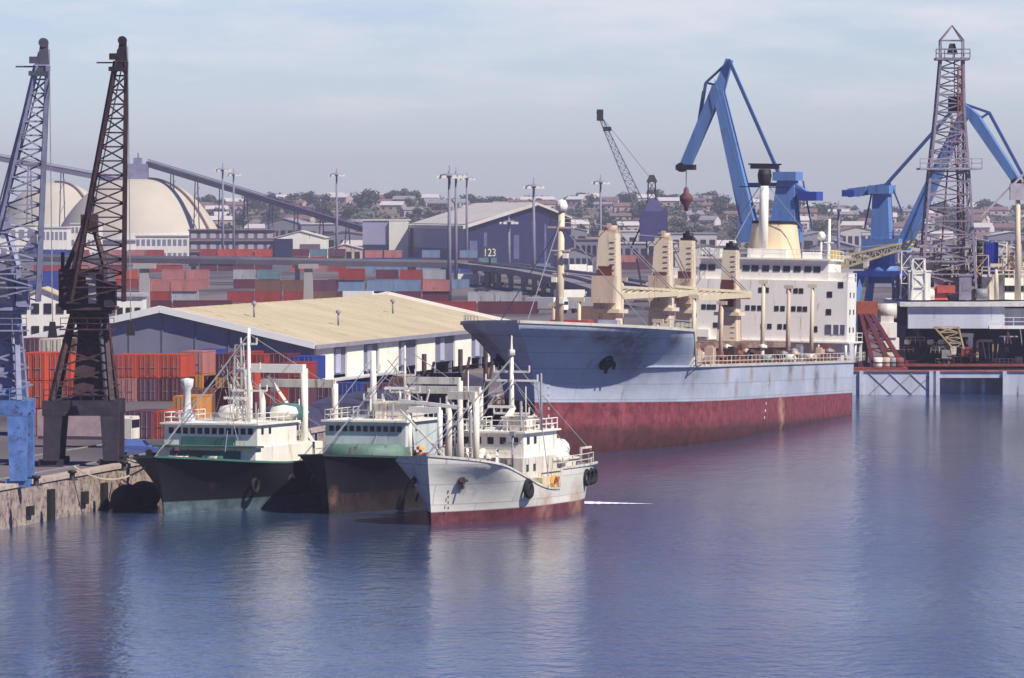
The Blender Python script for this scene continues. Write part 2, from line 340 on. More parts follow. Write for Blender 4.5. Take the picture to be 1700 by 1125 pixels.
# ------------------------------------------------------------------ hulls
def hull_verts(sec, M, lv, top, keel):
    pass
def make_hull(parent, P, hm, dm, name='hull'):
    """P: xa stern, zref, xs/xe/p (low, high), B, top(k), keel, st (stern start), cst (low, high), bul(k), ks"""
    ks = P['ks']; fr = P['fr']; xa = P['xa']; rows = []
    def sec(k, z, top):
        s = max(0, min(1, z/P['zref']))**P.get('fp', 1.5)
        xs = P['xs'][0]+(P['xs'][1]-P['xs'][0])*s; xe = P['xe'][0]+(P['xe'][1]-P['xe'][0])*s; p = P['p'][0]+(P['p'][1]-P['p'][0])*s
        if z < 0: xe += z*P.get('fore', .2); xs += z*.5
        x0 = xa + (P['rs'](z) if 'rs' in P else 0)
        x = x0+(xe-x0)*k; h = P['B']/2
        if x > xs: h *= max(0, 1-((x-xs)/(xe-xs))**p)
        st = P['st']; c = P['cst'][0]+(P['cst'][1]-P['cst'][0])*s
        if x < st: h *= 1-c*((st-x)/(st-xa))**2
        if z < 0: h *= max(.2, 1-(z/P['keel'])**3*.5)
        return x, h
    for k in ks:
        T = P['top'](k); col = []
        for f in fr:
            z = P['keel']+(0-P['keel'])*f/fr0 if f < fr0 else T*(f-fr0)/(1-fr0)
            x, h = sec(k, z, T); col.append((x, h, z))
        rows.append(col)
    s = MB(); n = len(fr); vs = []
    for col in rows: vs += [(x, h, z) for x, h, z in col]+[(x, -h, z) for x, h, z in col]
    fs = []
    for i in range(len(rows)-1):
        for j in range(n-1):
            a = i*2*n+j; b = a+2*n
            fs.append((a, a+1, b+1, b)); fs.append((a+n, b+n, b+n+1, a+n+1))
    s.add(vs, fs, True)
    s.add([vs[j] for j in range(2*n)], [(j, j+n, j+n+1, j+1) for j in range(n-1)])
    hull = s.build(name, hm, parent)
    s = MB(); vs = []; ins = P.get('ins', .06)
    for k in ks:
        z = P['top'](k)-P['bul'](k); x, h = sec(k, z, 0); x2 = min(x, P['xe'][1]-.4); h = max(0.02, h-ins); vs += [(x2, h, z), (x2, -h, z)]
    s.add(vs, [(2*i, 2*i+1, 2*i+3, 2*i+2) for i in range(len(ks)-1)])
    s.build('deck', dm, parent)
    s = MB()   # gunwale capping rail
    for sg in (1, -1):
        pts = []
        for k in ks:
            z = P['top'](k); x, h = sec(k, z, 0); pts.append(Vector((x, sg*h, z+.02)))
        s.path(pts, P.get('cap', .22))
    capm = P.get('capm', hm); s.build('gunwale', capm, parent)
    return sec
fr0 = .25
FR = [0, .12, .25, .30, .36, .43, .50, .57, .64, .71, .78, .85, .91, .96, 1.0]

# ------------------------------------------------------------------ the bulk carrier
def bulk():
    th = -0.0217
    ship = thing('bulk_carrier', 'large pale blue and red bulk carrier with cream deck cranes moored bow first', 'ship', (29.2, 640, 0), math.atan2(-.972, -.237), None, th)
    KF = .785; ship.rotation_euler.x = -R(1.0)
    def top(k): 
        if k < KF: return 6.5
        return 6.5+ (3.6+ (k-KF)/(1-KF)*.6)*min(1, (k-KF)/.006)
    def bul(k): return .12 if k < KF else 1.1
    ks = sorted(set([i/40 for i in range(34)]+[KF, KF+.006]+[KF+.006+(1-KF-.006)*(1-(1-i/26)**1.7) for i in range(27)]+[.76,.74]))
    P = dict(xa=-15.6, zref=10.0, xs=(70, 92), xe=(114, 121.5), p=(2.0, 2.6), B=22.4, top=top, keel=-6, st=2, cst=(.75, .12), bul=bul, ks=ks, fr=FR, fp=3.0,
             rs=lambda z: 6*max(0, 1-z/5.5)**1.0 if z < 5.5 else 0, fore=.3, cap=.28, capm=mat('bulwark_cap', (.5,.48,.42), .7, .2, .6, rust=.15), ins=.12)
    hm = hull_mat('carrier_hull', (.43,.47,.56), (.20,.045,.055), 2.85, rust=.62, mott=.35,
                  spot=[((90.8, 11.1, 5.2), 1.1, (.40,.25,.07)), ((91.2, 11, 3.4), .9, (.36,.20,.06)), ((107.5, 8.0, 6.2), 3.0, (.06,.035,.025)), ((105, 7.3, 4.2), 1.9, (.12,.07,.04)), ((112, 6, 9.0), 1.2, (.16,.10,.06)), ((98, 10.5, 9.0), .9, (.16,.10,.06)), ((84, 11, 4.2), .5, (.30,.17,.08)), ((70, 11.1, 4.0), .5, (.26,.14,.07)), ((52, 11.1, 4.6), .45, (.22,.13,.07)), ((32, 11.1, 5.4), .5, (.30,.17,.08)), ((12, 11.1, 4.6), .6, (.22,.13,.07)), ((103, -9.5, 8), 3.0, (.06,.035,.02)), ((110, -7, 6.5), 2.6, (.07,.04,.03)), ((62, 11.1, 5.6), .6, (.30,.16,.06)), ((40, 11.1, 5.8), .7, (.12,.08,.06)), ((24, 11.1, 4.6), .8, (.10,.08,.08)), ((45, 11.2, 2), .7, (.50,.30,.2)), ((44, 11, .8), .7, (.50,.30,.2)), ((75, 11, 5.8), .7, (.34,.18,.07))])
    dm = mat('deck_red', (.20,.11,.10), .8, .25, .4, rust=.3)
    sec = make_hull(ship, P, hm, dm)
    # anchor on port bow
    for sg in (1, -1):
        x, h = None, None
        k = .925; x, h = sec(k, 6.9, 9); s = MB()
        s.lathe([(.55,-.1),(.9,0),(.75,.35),(.5,.4)], n=14); s.box((0,0,.45), (.4,1.5,.4)); s.bar((0,-.75,.45),(-.6,-.95,.55),.28); s.bar((0,.75,.45),(-.6,.95,.55),.28); s.bar((0,0,.2),(-1.1,0,.45),.26)
        a = s.build('anchor', black, ship, loc=(x, sg*(h+.0), 6.9)); a.rotation_euler = Vector((.45, sg*.8, -.35)).to_track_quat('Z', 'X').to_euler()
    for k, zt_ in ((.985, 8), (.52, 6)):
        for i in range(zt_):
            z = .6+i*.75; x, h = sec(k, z, 9); s = MB(); s.b2(x-.16, x+.16, h-.05, h+.05, z, z+.28); s.build('draught_mark', dirtywhite, ship)
    # knuckle line / rubbing strips, draught ladder marks
    s = MB(); pts = []
    for k in [KF-.05+i*.02 for i in range(8)]:
        x, h = sec(k, 6.5, 9); pts.append((x, h+.05, 6.45))
    s.path(pts, .16); s.build('knuckle_strip', hm, ship)
    # forecastle break bulkhead
    s = MB(); x, h = sec(KF+.003, 8, 9); s.b2(x-.3, x, -h+.15, h-.15, 6.4, 8.7); s.build('bulkhead', white, ship)
    # foredeck gear
    for (x, y, rz) in ((104, 4, 0), (104, -4, 0), (98, 3.2, .2), (98, -5, 0)):
        s = MB(); s.tube((0,-1.4,.9),(0,1.4,.9),.55); s.box((0,-1.6,.7),(1.5,.3,1.4)); s.box((0,1.6,.7),(1.5,.3,1.4)); s.box((-1.1,0,.4),(1,2.4,.8))
        o = s.build('windlass', mat('winch_grey', (.20,.23,.24), .6, .3, 1, rust=.3), ship, loc=(x, y, 9.05)); o.rotation_euler.z = rz
    for i in range(9):
        x = 94+i*2.7
        for sg in (1, -1):
            k = (x+15.6)/137.1; xx, h = sec(k, 9.6, 9); s = MB(); s.tube((0,-.35,0),(0,-.35,.9),.22,n=8); s.tube((0,.35,0),(0,.35,.9),.22,n=8); s.box((0,0,.05),(.8,1.4,.1))
            s.build('bitts', black, ship, loc=(xx-.6, sg*max(.5, h-1.5), 9.25+.25*(i>4)))
    s = MB(); pts = []
    for sg in (1,-1):
        p = []
        for k in [KF+.01+i*.012 for i in range(13)]:
            x, h = sec(k, 9.9, 9); p.append((x, sg*h, top(k)))
        s.rail(p[:6], .9, .07, 2.5)
    s.build('railing', mat('rail_grey', (.30,.38,.40), .6, .2, 1), ship)
    # foremast
    fm = MB(); fm.tube((0,0,0),(0,0,13.2),.48,.32, n=12); 
    m = fm.build('foremast', cream, ship, loc=(104.5, 0, 8.7))
    s = MB(); s.box((0,0,11.4),(.9,2.6,.18)); s.box((0,0,9.1),(.7,1.8,.14)); s.box((0,0,6.8),(.6,1.4,.14)); s.rail([(-.5,-1.3,11.5),(-.5,1.3,11.5)],.8,.06); s.build('platform', pinkcream, m)
    s = MB(); s.lathe([(0,12.9),(.55,13.1),(.62,13.6),(.4,14.1),(0,14.2)], n=12); s.build('radar_dome', white, m)
    s = MB(); s.box((.4,-.5,6.2),(.5,.5,.5)); s.box((.4,.6,8.6),(.5,.5,.5)); s.box((.4,.3,4.1),(.5,.4,.5)); s.build('lamp', white, m)
    # hatches
    for i, x in enumerate((16, 31, 50, 68, 84)):
        hb = MB(); hb.b2(-5.2,5.2,-5.4,5.4,0,1.7)
        for j in range(9): hb.b2(-5.2+j*1.25,-5.05+j*1.25,-5.55,5.55,.1,1.5)
        o = hb.build('hatch_coaming', brown, ship, loc=(x if i not in (2,) else 49.8, 0, 6.38))
        c = MB()
        for j in range(4): c.b2(-5.3+j*2.65,-2.75+j*2.65,-5.7,5.7,1.7,2.35-.12*(j%2))
        c.build('hatch_cover', mat('hatch_cover', (.30,.20,.17), .75, .3, .6, rust=.35), o)
    # deck crane towers
    def tower(x, w, dep, z0, z1, jib, jz, nm='deck_crane', ho=True, y=0):
        t = MB(); t.frust((0,0), dep, w*.5, dep*.62, w*.3, 0, z1-z0)
        t.b2(-dep*1.15, dep*1.15, -w*.58, w*.58, (jz-z0)-2.2, (jz-z0)-1.8)
        o = t.build(nm, mat('crane_post', (.66,.56,.41), .6, .16, .35, rust=.22, streak=1.5, rcol=(.27,.13,.09)), ship, loc=(x, y, z0))
        if ho:
            s = MB(); s.b2(-dep*.6,dep*.5,-w*.3,w*.3,z1-z0,z1-z0+.3); s.tube((-.3,-w*.25,z1-z0+.5),(-.3,w*.25,z1-z0+.5),.36); s.box((.2,0,z1-z0+.7),(.4,.4,.7)); s.build('sheave_head', black if x < 45 else pinkcream, o)
        s = MB(); s.b2(dep*.8, dep+.05, -.7, .7, (z1-z0)-6.5, (z1-z0)-3.4); s.build('opening', mat('dark_red_opening', (.12,.035,.03), .8), o)
        s = MB()
        for i in range(int((z1-z0)/.6)): s.box((dep*.9-(dep*.25)*i*.6/(z1-z0)+.12, w*.28, i*.6+.3), (.08,.5,.06))
        s.build('ladder', pinkcream, o)
        if jib:
            L_, dy = jib
            s = MB(); z = jz-z0; e = (-L_, dy, z+.3); b0 = (-dep, .0, z)
            for sy in (-1, 1):
                s.bar((-dep, sy*.9, z-.5), (-L_, dy+sy*.45, z), .4, .55)
                s.bar((-dep, sy*.9, z+.5), (-L_, dy+sy*.45, z+.35), .28)
                for i in range(9):
                    a, b = i/9, (i+1)/9
                    s.bar((-dep-(L_-dep)*a, sy*(.9-.45*a)+dy*a, z-.5+.5*a), (-dep-(L_-dep)*b, sy*(.9-.45*b)+dy*b, z+.5-.15*b), .14)
            for i in range(10):
                a = i/9; s.bar((-dep-(L_-dep)*a, -(.9-.45*a)+dy*a, z-.2), (-dep-(L_-dep)*a, (.9-.45*a)+dy*a, z-.2), .14)
            s.tube((-L_, dy-.6, z), (-L_, dy+.6, z), .5)
            s.build('jib', cream, o)
            s = MB(); top_ = (0, 0, z1-z0+.6); s.bar(top_, (-L_+1, dy, z+.5), .09); s.bar((0,.5,z1-z0+.6), (-L_+1, dy+.3, z+.5), .09); s.build('luffing_cable', steel, o)
            s = MB(); s.b2(dep*.7, dep*1.5, -w*.4, w*.4, z-1.2, z+1.6); s.build('operator_cab', pinkcream, o)
        return o
    tower(82.6, 2.9, 1.9, 6.4, 19.9, (26, 1.2), 13.9)
    tower(56, 2.6, 1.7, 6.4, 19.6, (13, .5), 14.2)
    tower(43.3, 2.2, 1.5, 6.4, 19.8, (26, 1.5), 14.0)
    tower(19, 2.5, 1.7, 6.4, 19.1, None, 13.8)
    # derrick posts on deck, vents, pipes, fittings
    for i, (x, y, h) in enumerate([(88,6.5,4.6),(75,7.5,7.2),(62,7.8,6.6),(40,8,9.0),(25,8,8.6),(12,8.3,8.8),(75,-7.5,6),(62,-7.8,6.6),(40,-8,9),(25,-8,8.6)]):
        s = MB(); s.tube((0,0,0),(0,0,h),.26,.2,n=8); s.box((0,0,h),(.5,1.1,.4)); s.build('vent_post', cream if i % 2 else pinkcream, ship, loc=(x, y, 6.4))
    for i in range(84):
        x = random.uniform(4, 89); y = random.choice((1,-1))*random.uniform(7, 10.2); h = random.uniform(.6, 1.9); s = MB()
        if i % 3 == 0: s.tube((0,0,0),(0,0,h),.22,n=8); s.lathe([(.5,h),(.5,h+.25),(0,h+.45)],n=10); nm = 'vent_mushroom'
        elif i % 3 == 1: s.box((0,0,h/2),(random.uniform(.8,2.4),random.uniform(.6,1.3),h)); s.box((0,0,h+.1),(.6,.6,.2)); nm = 'deck_locker'
        else: s.tube((0,-.6,.6),(0,.6,.6),.45,n=10); s.box((0,-.7,.45),(.9,.15,.9)); s.box((0,.7,.45),(.9,.15,.9)); nm = 'mooring_winch'
        s.build(nm, random.choice([brown, rustred, pinkcream, dirtywhite, darksteel, steel]), ship, loc=(x, y, 6.42))
    s = MB()
    for yy in (9.0, 9.4): s.tube((3, yy, 6.8), (90, yy, 6.8), .13, n=6)
    s.tube((3, -9.2, 6.8), (90, -9.2, 6.8), .13, n=6); s.build('deck_pipe', rustred, ship)
    s = MB(); s.rail([(-16.4, 9.6, 6.5), (-4, 10.9, 6.5), (90, 11.05, 6.5)], 1.0, .06, 2.2); s.rail([(90, -11.05, 6.5), (-16.4, -9.6, 6.5)], 1.0, .06, 2.2); s.build('railing', dirtywhite, ship)
    # blue-grey equipment on forecastle seen before the hatches
    s = MB(); s.b2(-1.2,1.2,-2,2,0,2.2); s.b2(-1.0,1.25,.4,1.6,.5,1.7); s.build('container_locker', mat('red_locker', (.45,.06,.05), .6), ship, loc=(92.5, -1.5, 8.7))
    s = MB(); s.b2(-.8,.8,-1,1,0,2.3); s.b2(.8,.86,-.4,.4,.4,1.5); s.build('hose_box', mat('pale_grey_box', (.45,.45,.52), .6), ship, loc=(92.5, 2.4, 8.7))
    # superstructure
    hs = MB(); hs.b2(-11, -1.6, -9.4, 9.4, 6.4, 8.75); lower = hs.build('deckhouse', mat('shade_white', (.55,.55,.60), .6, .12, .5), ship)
    sup = MB(); sup.b2(-6, 0, -11, 10.25, 8.75, 15.9); sup.b2(-6.6, .35, -11.2, 10.5, 8.6, 8.8); sup.b2(-12, -6.01, -9, 8.5, 8.75, 15.9)
    su = sup.build('superstructure', white, ship)
    for i, y in enumerate((-10.9, -6, -1.5, 3, 7, 10.2)):
        for x in (.1, -6.2): s = MB(); s.tube((x,y,6.4),(x,y,8.62),.16,n=8); s.build('stanchion', white, ship)
    s = MB(); s.b2(-16, -12.02, -9.6, 9.4, 8.6, 8.8); s.b2(-16,-15.7,9,9.3,6.4,8.6); s.b2(-16,-15.7,-9.3,-9,6.4,8.6); s.rail([(-16,-9.5,8.8),(-16,9.3,8.8),(-12.6,9.3,8.8)],1,.07,2); s.build('poop_house', white, ship)
    # front windows: ship front at 14.06 px per metre, centre px 1260; +y(port) is right
    def ylat(px): return (px-1260)/14.06/.98
    wsq = MB(); wsq.b2(0, .05, -.26, .26, -.3, .3); wme = wsq.build('window', glassm, su); wins = []
    first = [True]
    def win(y, z, me=None, sc=None, x=0.0, parent=su, rz=0):
        o = wme if first[0] else wme.copy()
        if not first[0]: C.objects.link(o)
        first[0] = False; o.parent = parent; o.location = (x, y, z); o.rotation_euler.z = rz
        if sc: o.scale = sc
    def zl(py): return Z(py, 640)
    for py, pxs in ((481, (1258, 1268, 1305, 1316, 1325)), (511, (1237, 1247, 1257, 1285, 1295, 1313, 1323, 1332, 1164, 1173, 1181)), (541, (1263, 1274, 1291, 1301, 1184, 1194, 1217))):
        for px in pxs: win(ylat(px), zl(py))
    for px, py in ((1390, 470), (1372, 486), (1371, 515), (1349, 544)): win(ylat(px), zl(py), sc=(1, 1.2, 1.15))
    s = MB(); s.b2(0, .06, ylat(1366), ylat(1398), zl(552), zl(536)); s.build('recess', mat('recess_grey', (.10,.10,.16), .6, .3, 1), su)
    s = MB(); s.b2(0.05, .1, ylat(1376), ylat(1379), zl(552), zl(536)); s.b2(0.05,.1,ylat(1388),ylat(1390),zl(552),zl(536)); s.build('post', white, su)
    for i in range(2):
        for z in (10.2, 12.3, 14.3): win(10.26, z, x=-1.8-i*2.4, rz=math.pi/2)
    # white corner pillar & fire lockers
    s = MB(); s.b2(0,.5, -7.6,-6.2, 9, 9.9); s.build('wall_locker', white, su); s = MB(); s.b2(0,.45,-9.8,-9.0, 9.3, 9.9); s.build('wall_locker', white, su)
    # bridge
    br = MB(); br.b2(-9, -.6, -7.6, 7.8, 15.9, 18.3); br.b2(-9.4, -.1, -7.9, 8.1, 18.3, 18.5); br.b2(-5, -.8, -11.2, -7.6, 15.9, 17.1); br.b2(-5, -.8, 7.8, 10.2, 15.9, 16.9)
    b = br.build('bridge', white, ship)
    for px in (1158, 1173, 1231, 1246, 1264, 1282, 1299, 1317, 1335, 1350):
        s = MB(); s.b2(-.6, -.54, -.42, .42, -.34, .34); s.build('bridge_window', glassm, b, loc=(0, ylat(px)*.985, 17.25))
    s = MB(); s.rail([(-9,-7.8,18.5),(-.3,-7.8,18.5),(-.3,8,18.5),(-9,8,18.5)],1,.06,1.8); s.rail([(0,-11,15.9),(-.1,-7.7,15.9)],1,.06); s.rail([(0,7.9,15.9),(0,10.2,15.9),(-6,10.2,15.9)],1,.06,1.8); s.build('railing', white, b)
    s = MB(); s.b2(-6,-2,-2.2,2.4,18.5,19.6); s.b2(-5,-3,4.2,6.2,18.5,19.3); s.b2(-6,-4,-6,-4.8,18.5,19.5); s.build('monkey_island_house', white, b)
    # funnel
    f = MB(); n = 20; vs = []
    for z, a, c in ((15.9, 3.8, 3.5), (22.7, 2.9, 2.5)):
        for i in range(n):
            t_ = 2*math.pi*i/n; cx, cy = math.cos(t_), math.sin(t_)
            vs.append((a*abs(cx)**.6*(1 if cx > 0 else -1), c*abs(cy)**.6*(1 if cy > 0 else -1), z))
    f.add(vs, [(i, (i+1) % n, n+(i+1) % n, n+i) for i in range(n)], True); f.add([v for v in vs[n:]], [tuple(range(n))])
    fu = f.build('funnel', mat('funnel_cream', (.70,.58,.38), .5, .1, .5, rust=.06, streak=1), ship, loc=(-7, .0, 0))
    s = MB(); vs2 = [(x*1.03, y*1.03, z+dz) for x, y, z in vs[n:] for dz in (0,)]; s.add([(x,y,22.6) for x,y,z in vs2]+[(x,y,22.95) for x,y,z in vs2], [(i, (i+1) % n, n+(i+1) % n, n+i) for i in range(n)]+[tuple(range(n, 2*n))]); s.build('funnel_cap', black, fu)
    s = MB(); s.lathe([(0,0),(.28,0)],n=8); s.lathe([(.16,.01),(.3,.03)],n=8); 
    e = MB(); e.b2(2.6,2.7,-.35,.25,20.4,20.9); e.b2(2.75,2.85,-.05,.35,19.6,20.1); e.build('funnel_marking', mat('mark_orange', (.4,.18,.05), .6), fu)
    # main mast with black head
    mm = MB(); mm.tube((0,0,18.5),(0,0,28.2),.62,.5,n=14); mo = mm.build('main_mast', white, ship, loc=(-2.6, -.5, 0))
    s = MB(); s.lathe([(.5,27.0),(.75,27.5),(.85,28.3),(.7,29.0),(.3,29.0)],n=14); s.box((0,0,29.3),(.7,3.4,.5)); s.box((0,0,27.4),(.3,.3,3.0)); s.bar((0,-2.0,29.6),(0,2.0,29.6),.18); s.bar((0,-3,26.9),(0,3,26.9),.12); s.build('radar_head', black, mo)
    s = MB(); s.tube((0,0,0),(0,0,7.4),.25,.16,n=8); s.box((0,0,4.6),(.4,1.1,.14)); s.build('aft_mast', white, ship, loc=(-5.5, 6.9, 15.9))
    s = MB(); s.lathe([(.0,4.9),(.45,5.0),(.5,5.5),(.3,5.8),(0,5.9)],n=10); s.tube((0,0,0),(0,0,4.9),.12,n=6); s.build('satellite_dome', white, ship, loc=(-4.8, 6.1, 15.9))
    s = MB(); s.path([(-11,6.8,15.85),(-11,6.8,18.6),(-11,8.6,18.9)],.35); s.path([(-9.2,6.8,15.85),(-9.2,6.8,18.6),(-9.2,8.6,18.9)],.35); s.build('davit', cream, ship)
    s = MB(); s.lathe([(0,-3),(.7,-2.6),(1.1,-1.4),(1.15,0),(1.1,1.4),(.7,2.6),(0,3)],n=12); o = s.build('lifeboat', mat('lifeboat_orange', (.6,.2,.06), .5), ship, loc=(-10, -10.4, 14.2)); o.rotation_euler = (0, math.pi/2, 0)
    # rigging
    for a, b in (((104.5,0,21.5),(82.6,0,20.5)),((19,0,19.5),(-2.6,-.5,27)),((104.5,0,21),(119,0,10)),((104.5,.3,20),(98,8,10)),((104.5,-.3,20),(98,-8,10)),((82.6,0,20),(56,0,20)),((-2.6,0,27),(-5,9,16)),((-2.6,-1,27),(-5,-9,16))): s = MB(); s.bar(a, b, .07); s.build('stay_wire', steel, ship)
    # stern rope winches
    s = MB(); s.b2(-15,-13,-3,3,6.4,7.4); s.build('stern_winch', steel, ship)
    s = MB(); s.b2(-26,-25.4,-8,8,0,.1); 
    return ship, sec
bulk()
# ------------------------------------------------------------------ trawlers
green = mat('faded_green', (.05,.15,.125), .6, .25, .8, rust=.2)
netorange = mat('float_orange', (.62,.30,.08), .7, .2, 2)
nettan = mat('net_tan', (.42,.32,.18), .9, .4, 2)
def trawler(name, label, stem, d0, az, L, B, top, bulw, hm, zref, capm, deckm, xs=(.35,.55), rake=1.8, p=(1.5,2.2)):
    """origin at the waterline stem; local +x forward"""
    t = thing(name, label, 'fishing trawler', (X(stem, d0), d0, 0), math.atan2(-math.cos(R(az)), -math.sin(R(az))))
    ks = [i/40 for i in range(20)]+[.5+.5*(1-(1-i/24)**1.6) for i in range(25)]
    P = dict(xa=-L, zref=zref, xs=(-L*(1-xs[0]), -L*(1-xs[1])), xe=(0, rake), p=p, B=B, top=top, keel=-2.5, st=-L*.7, cst=(.55, .10), bul=lambda k: bulw, ks=ks, fr=FR, fp=1.4, fore=.3, cap=.16, capm=capm)
    sec = make_hull(t, P, hm, deckm)
    return t, sec, P
def house(parent, name, x0, x1, w0, z0, z1, m, win=None, wz=None, n=0, roof=None, w1=None, side=2):
    s = MB(); w1 = w1 or w0
    s.frust(((x0+x1)/2, 0), abs(x1-x0)/2, w0/2, abs(x1-x0)/2, w1/2, z0, z1); o = s.build(name, m, parent)
    if roof: s = MB(); s.b2(x0-.25, x1+.35, -w0/2-.25, w0/2+.25, z1, z1+.14); s.build('roof_edge', roof, o)
    for i in range(n):
        y = -w0/2+w0*(i+.5)/n*(1 if True else 1); ww = win[0]; s = MB(); s.b2(x1-.03, x1+.04, -ww/2, ww/2, -win[1]/2, win[1]/2); s.build('window', glassm, o, loc=(0, y*.93, wz))
    for i in range(side if n else 0):
        for sg in (1, -1):
            s = MB(); s.b2(-win[0]/2, win[0]/2, -.04, .04, -win[1]/2, win[1]/2); s.build('window', glassm, o, loc=(x1-1-i*1.5, sg*(w0+w1)/4, wz))
    return o
def mast(parent, x, y, z0, z1, r, m, arms=(), name='mast', lad=False):
    s = MB(); s.tube((0,0,0),(0,0,z1-z0), r, r*.6, n=8); o = s.build(name, m, parent, loc=(x, y, z0))
    for z, w in arms: s = MB(); s.box((0,0,z-z0),(.15,w,.16)); s.bar((0,-w/2,z-z0),(0,-w/2,z-z0+.5),.1); s.bar((0,w/2,z-z0),(0,w/2,z-z0+.5),.1); s.build('crosstree', m, o)
    return o
def gantry(parent, x, w, z0, z1, r, m, dy=0):
    g = MB(); g.bar((0,-w/2,z1-z0),(0,w/2,z1-z0), r*2.2); o = g.build('gantry', m, parent, loc=(x, dy, z0))
    for sg in (1,-1): s = MB(); s.tube((0,sg*w/2,0),(0,sg*w/2,z1-z0), r, n=8); s.build('gantry_post', m, o)
    return o
def wires(parent, segs, w=.05):
    for a, b in segs: s = MB(); s.bar(a, b, w); s.build('rigging_wire', steel, parent)
def clutter(parent, n, x0, x1, y0, y1, z, mats):
    for i in range(n):
        s = MB(); k = i % 4; h = random.uniform(.5, 1.3)
        if k == 0: s.box((0,0,h/2),(random.uniform(.7,1.8),random.uniform(.5,1.4),h)); s.box((.1,0,h+.06),(.5,.5,.12)); nm = 'deck_box'
        elif k == 1: s.tube((0,-.6,.6),(0,.6,.6),.42,n=10); s.box((0,-.7,.5),(.8,.12,1)); s.box((0,.7,.5),(.8,.12,1)); nm = 'trawl_winch'
        elif k == 2:
            s.lathe([(0,0),(.8,.05),(.95,.3),(.6,.6),(.25,.75),(0,.78)], n=9); nm = 'net_heap'
        else: s.tube((0,0,0),(0,0,h+.4),.14,n=8); s.lathe([(.34,h+.4),(.34,h+.6),(0,h+.8)], n=8); nm = 'deck_vent'
        s.build(nm, mats[i % len(mats)], parent, loc=(random.uniform(x0,x1), random.uniform(y0,y1), z))
def tyre(parent, x, y, z, r=.5, rz=0):
    s = MB(); n = 14; m = 6; vs = []
    for i in range(n):
        a = 2*math.pi*i/n
        for j in range(m): b = 2*math.pi*j/m; rr = r+.17*math.cos(b); vs.append((rr*math.cos(a), .17*math.sin(b), rr*math.sin(a)))
    s.add(vs, [(i*m+j, i*m+(j+1) % m, ((i+1) % n)*m+(j+1) % m, ((i+1) % n)*m+j) for i in range(n) for j in range(m)], True)
    o = s.build('tyre_fender', rubber, parent, loc=(x, y, z)); o.rotation_euler.z = rz
def dress(t, sec, L, z, deck, n, seedv, wx, ww):
    random.seed(seedv); kk = [.45+.05*i for i in range(9)]
    for sg in (1, -1):
        s = MB(); pts = []
        for k in (.05,.12,.2,.28,.36,.44): x, h = sec(k, z, 0); pts.append((x, sg*(h-.1), z))
        s.rail(pts, .9, .06, 1.4); s.build('railing', dirtywhite, t)
    for i in range(n):
        x = random.uniform(-L*.85, -L*.3); y = random.uniform(-2.8, 2.8); h = random.uniform(2.2, 6.5); s = MB(); s.tube((0,0,0),(0,0,h),random.uniform(.05,.13),n=6)
        if i % 2: s.box((0,0,h*.8),(.12,random.uniform(.8,2.2),.1))
        if i % 3 == 0: s.box((0,0,h),(.4,.4,.35))
        s.build('pole', random.choice([dirtywhite, white, steel]), t, loc=(x, y, deck))
    for i in range(n): # lines strung from mast to rails
        a = (wx+random.uniform(-.5,.5), random.uniform(-.8,.8), random.uniform(9, 12)); b = (random.uniform(-L*.9, -1), random.choice((1,-1))*random.uniform(2, ww), random.uniform(3.5, 6)); s = MB(); s.bar(a, b, .045); s.build('rigging_wire', steel, t)
    for i in range(5):
        s = MB(); x = random.uniform(-L*.9, -L*.6); w = random.uniform(1.2, 2.4); s.b2(-w/2, w/2, -w/3, w/3, 0, w*.5); s.lathe([(0,w*.5),(w*.3,w*.5),(w*.22,w*.7),(0,w*.75)], n=10); s.build('deck_gear', random.choice([nettan, darksteel, rustred, dirtywhite]), t, loc=(x, random.uniform(-2.6, 2.6), deck))
    for i in range(4):
        s = MB(); a = Vector((random.uniform(-L*.8, -L*.4), random.uniform(-2.5, 2.5), deck+random.uniform(0, 1))); s.bar(a, a+Vector((random.uniform(-2.5,2.5), random.uniform(-2,2), random.uniform(3, 5))), .14); s.build('cargo_boom', random.choice([white, dirtywhite]), t)
    s = MB()
    for j in range(9): s.b2(.0,.06,-.28,.28,j*.35,j*.35+.05)
    s.b2(0,.05,-.3,-.25,0,3.2); s.b2(0,.05,.25,.3,0,3.2); s.build('ladder', dirtywhite, t, loc=(-L*.5, 1.2, deck+1.6))
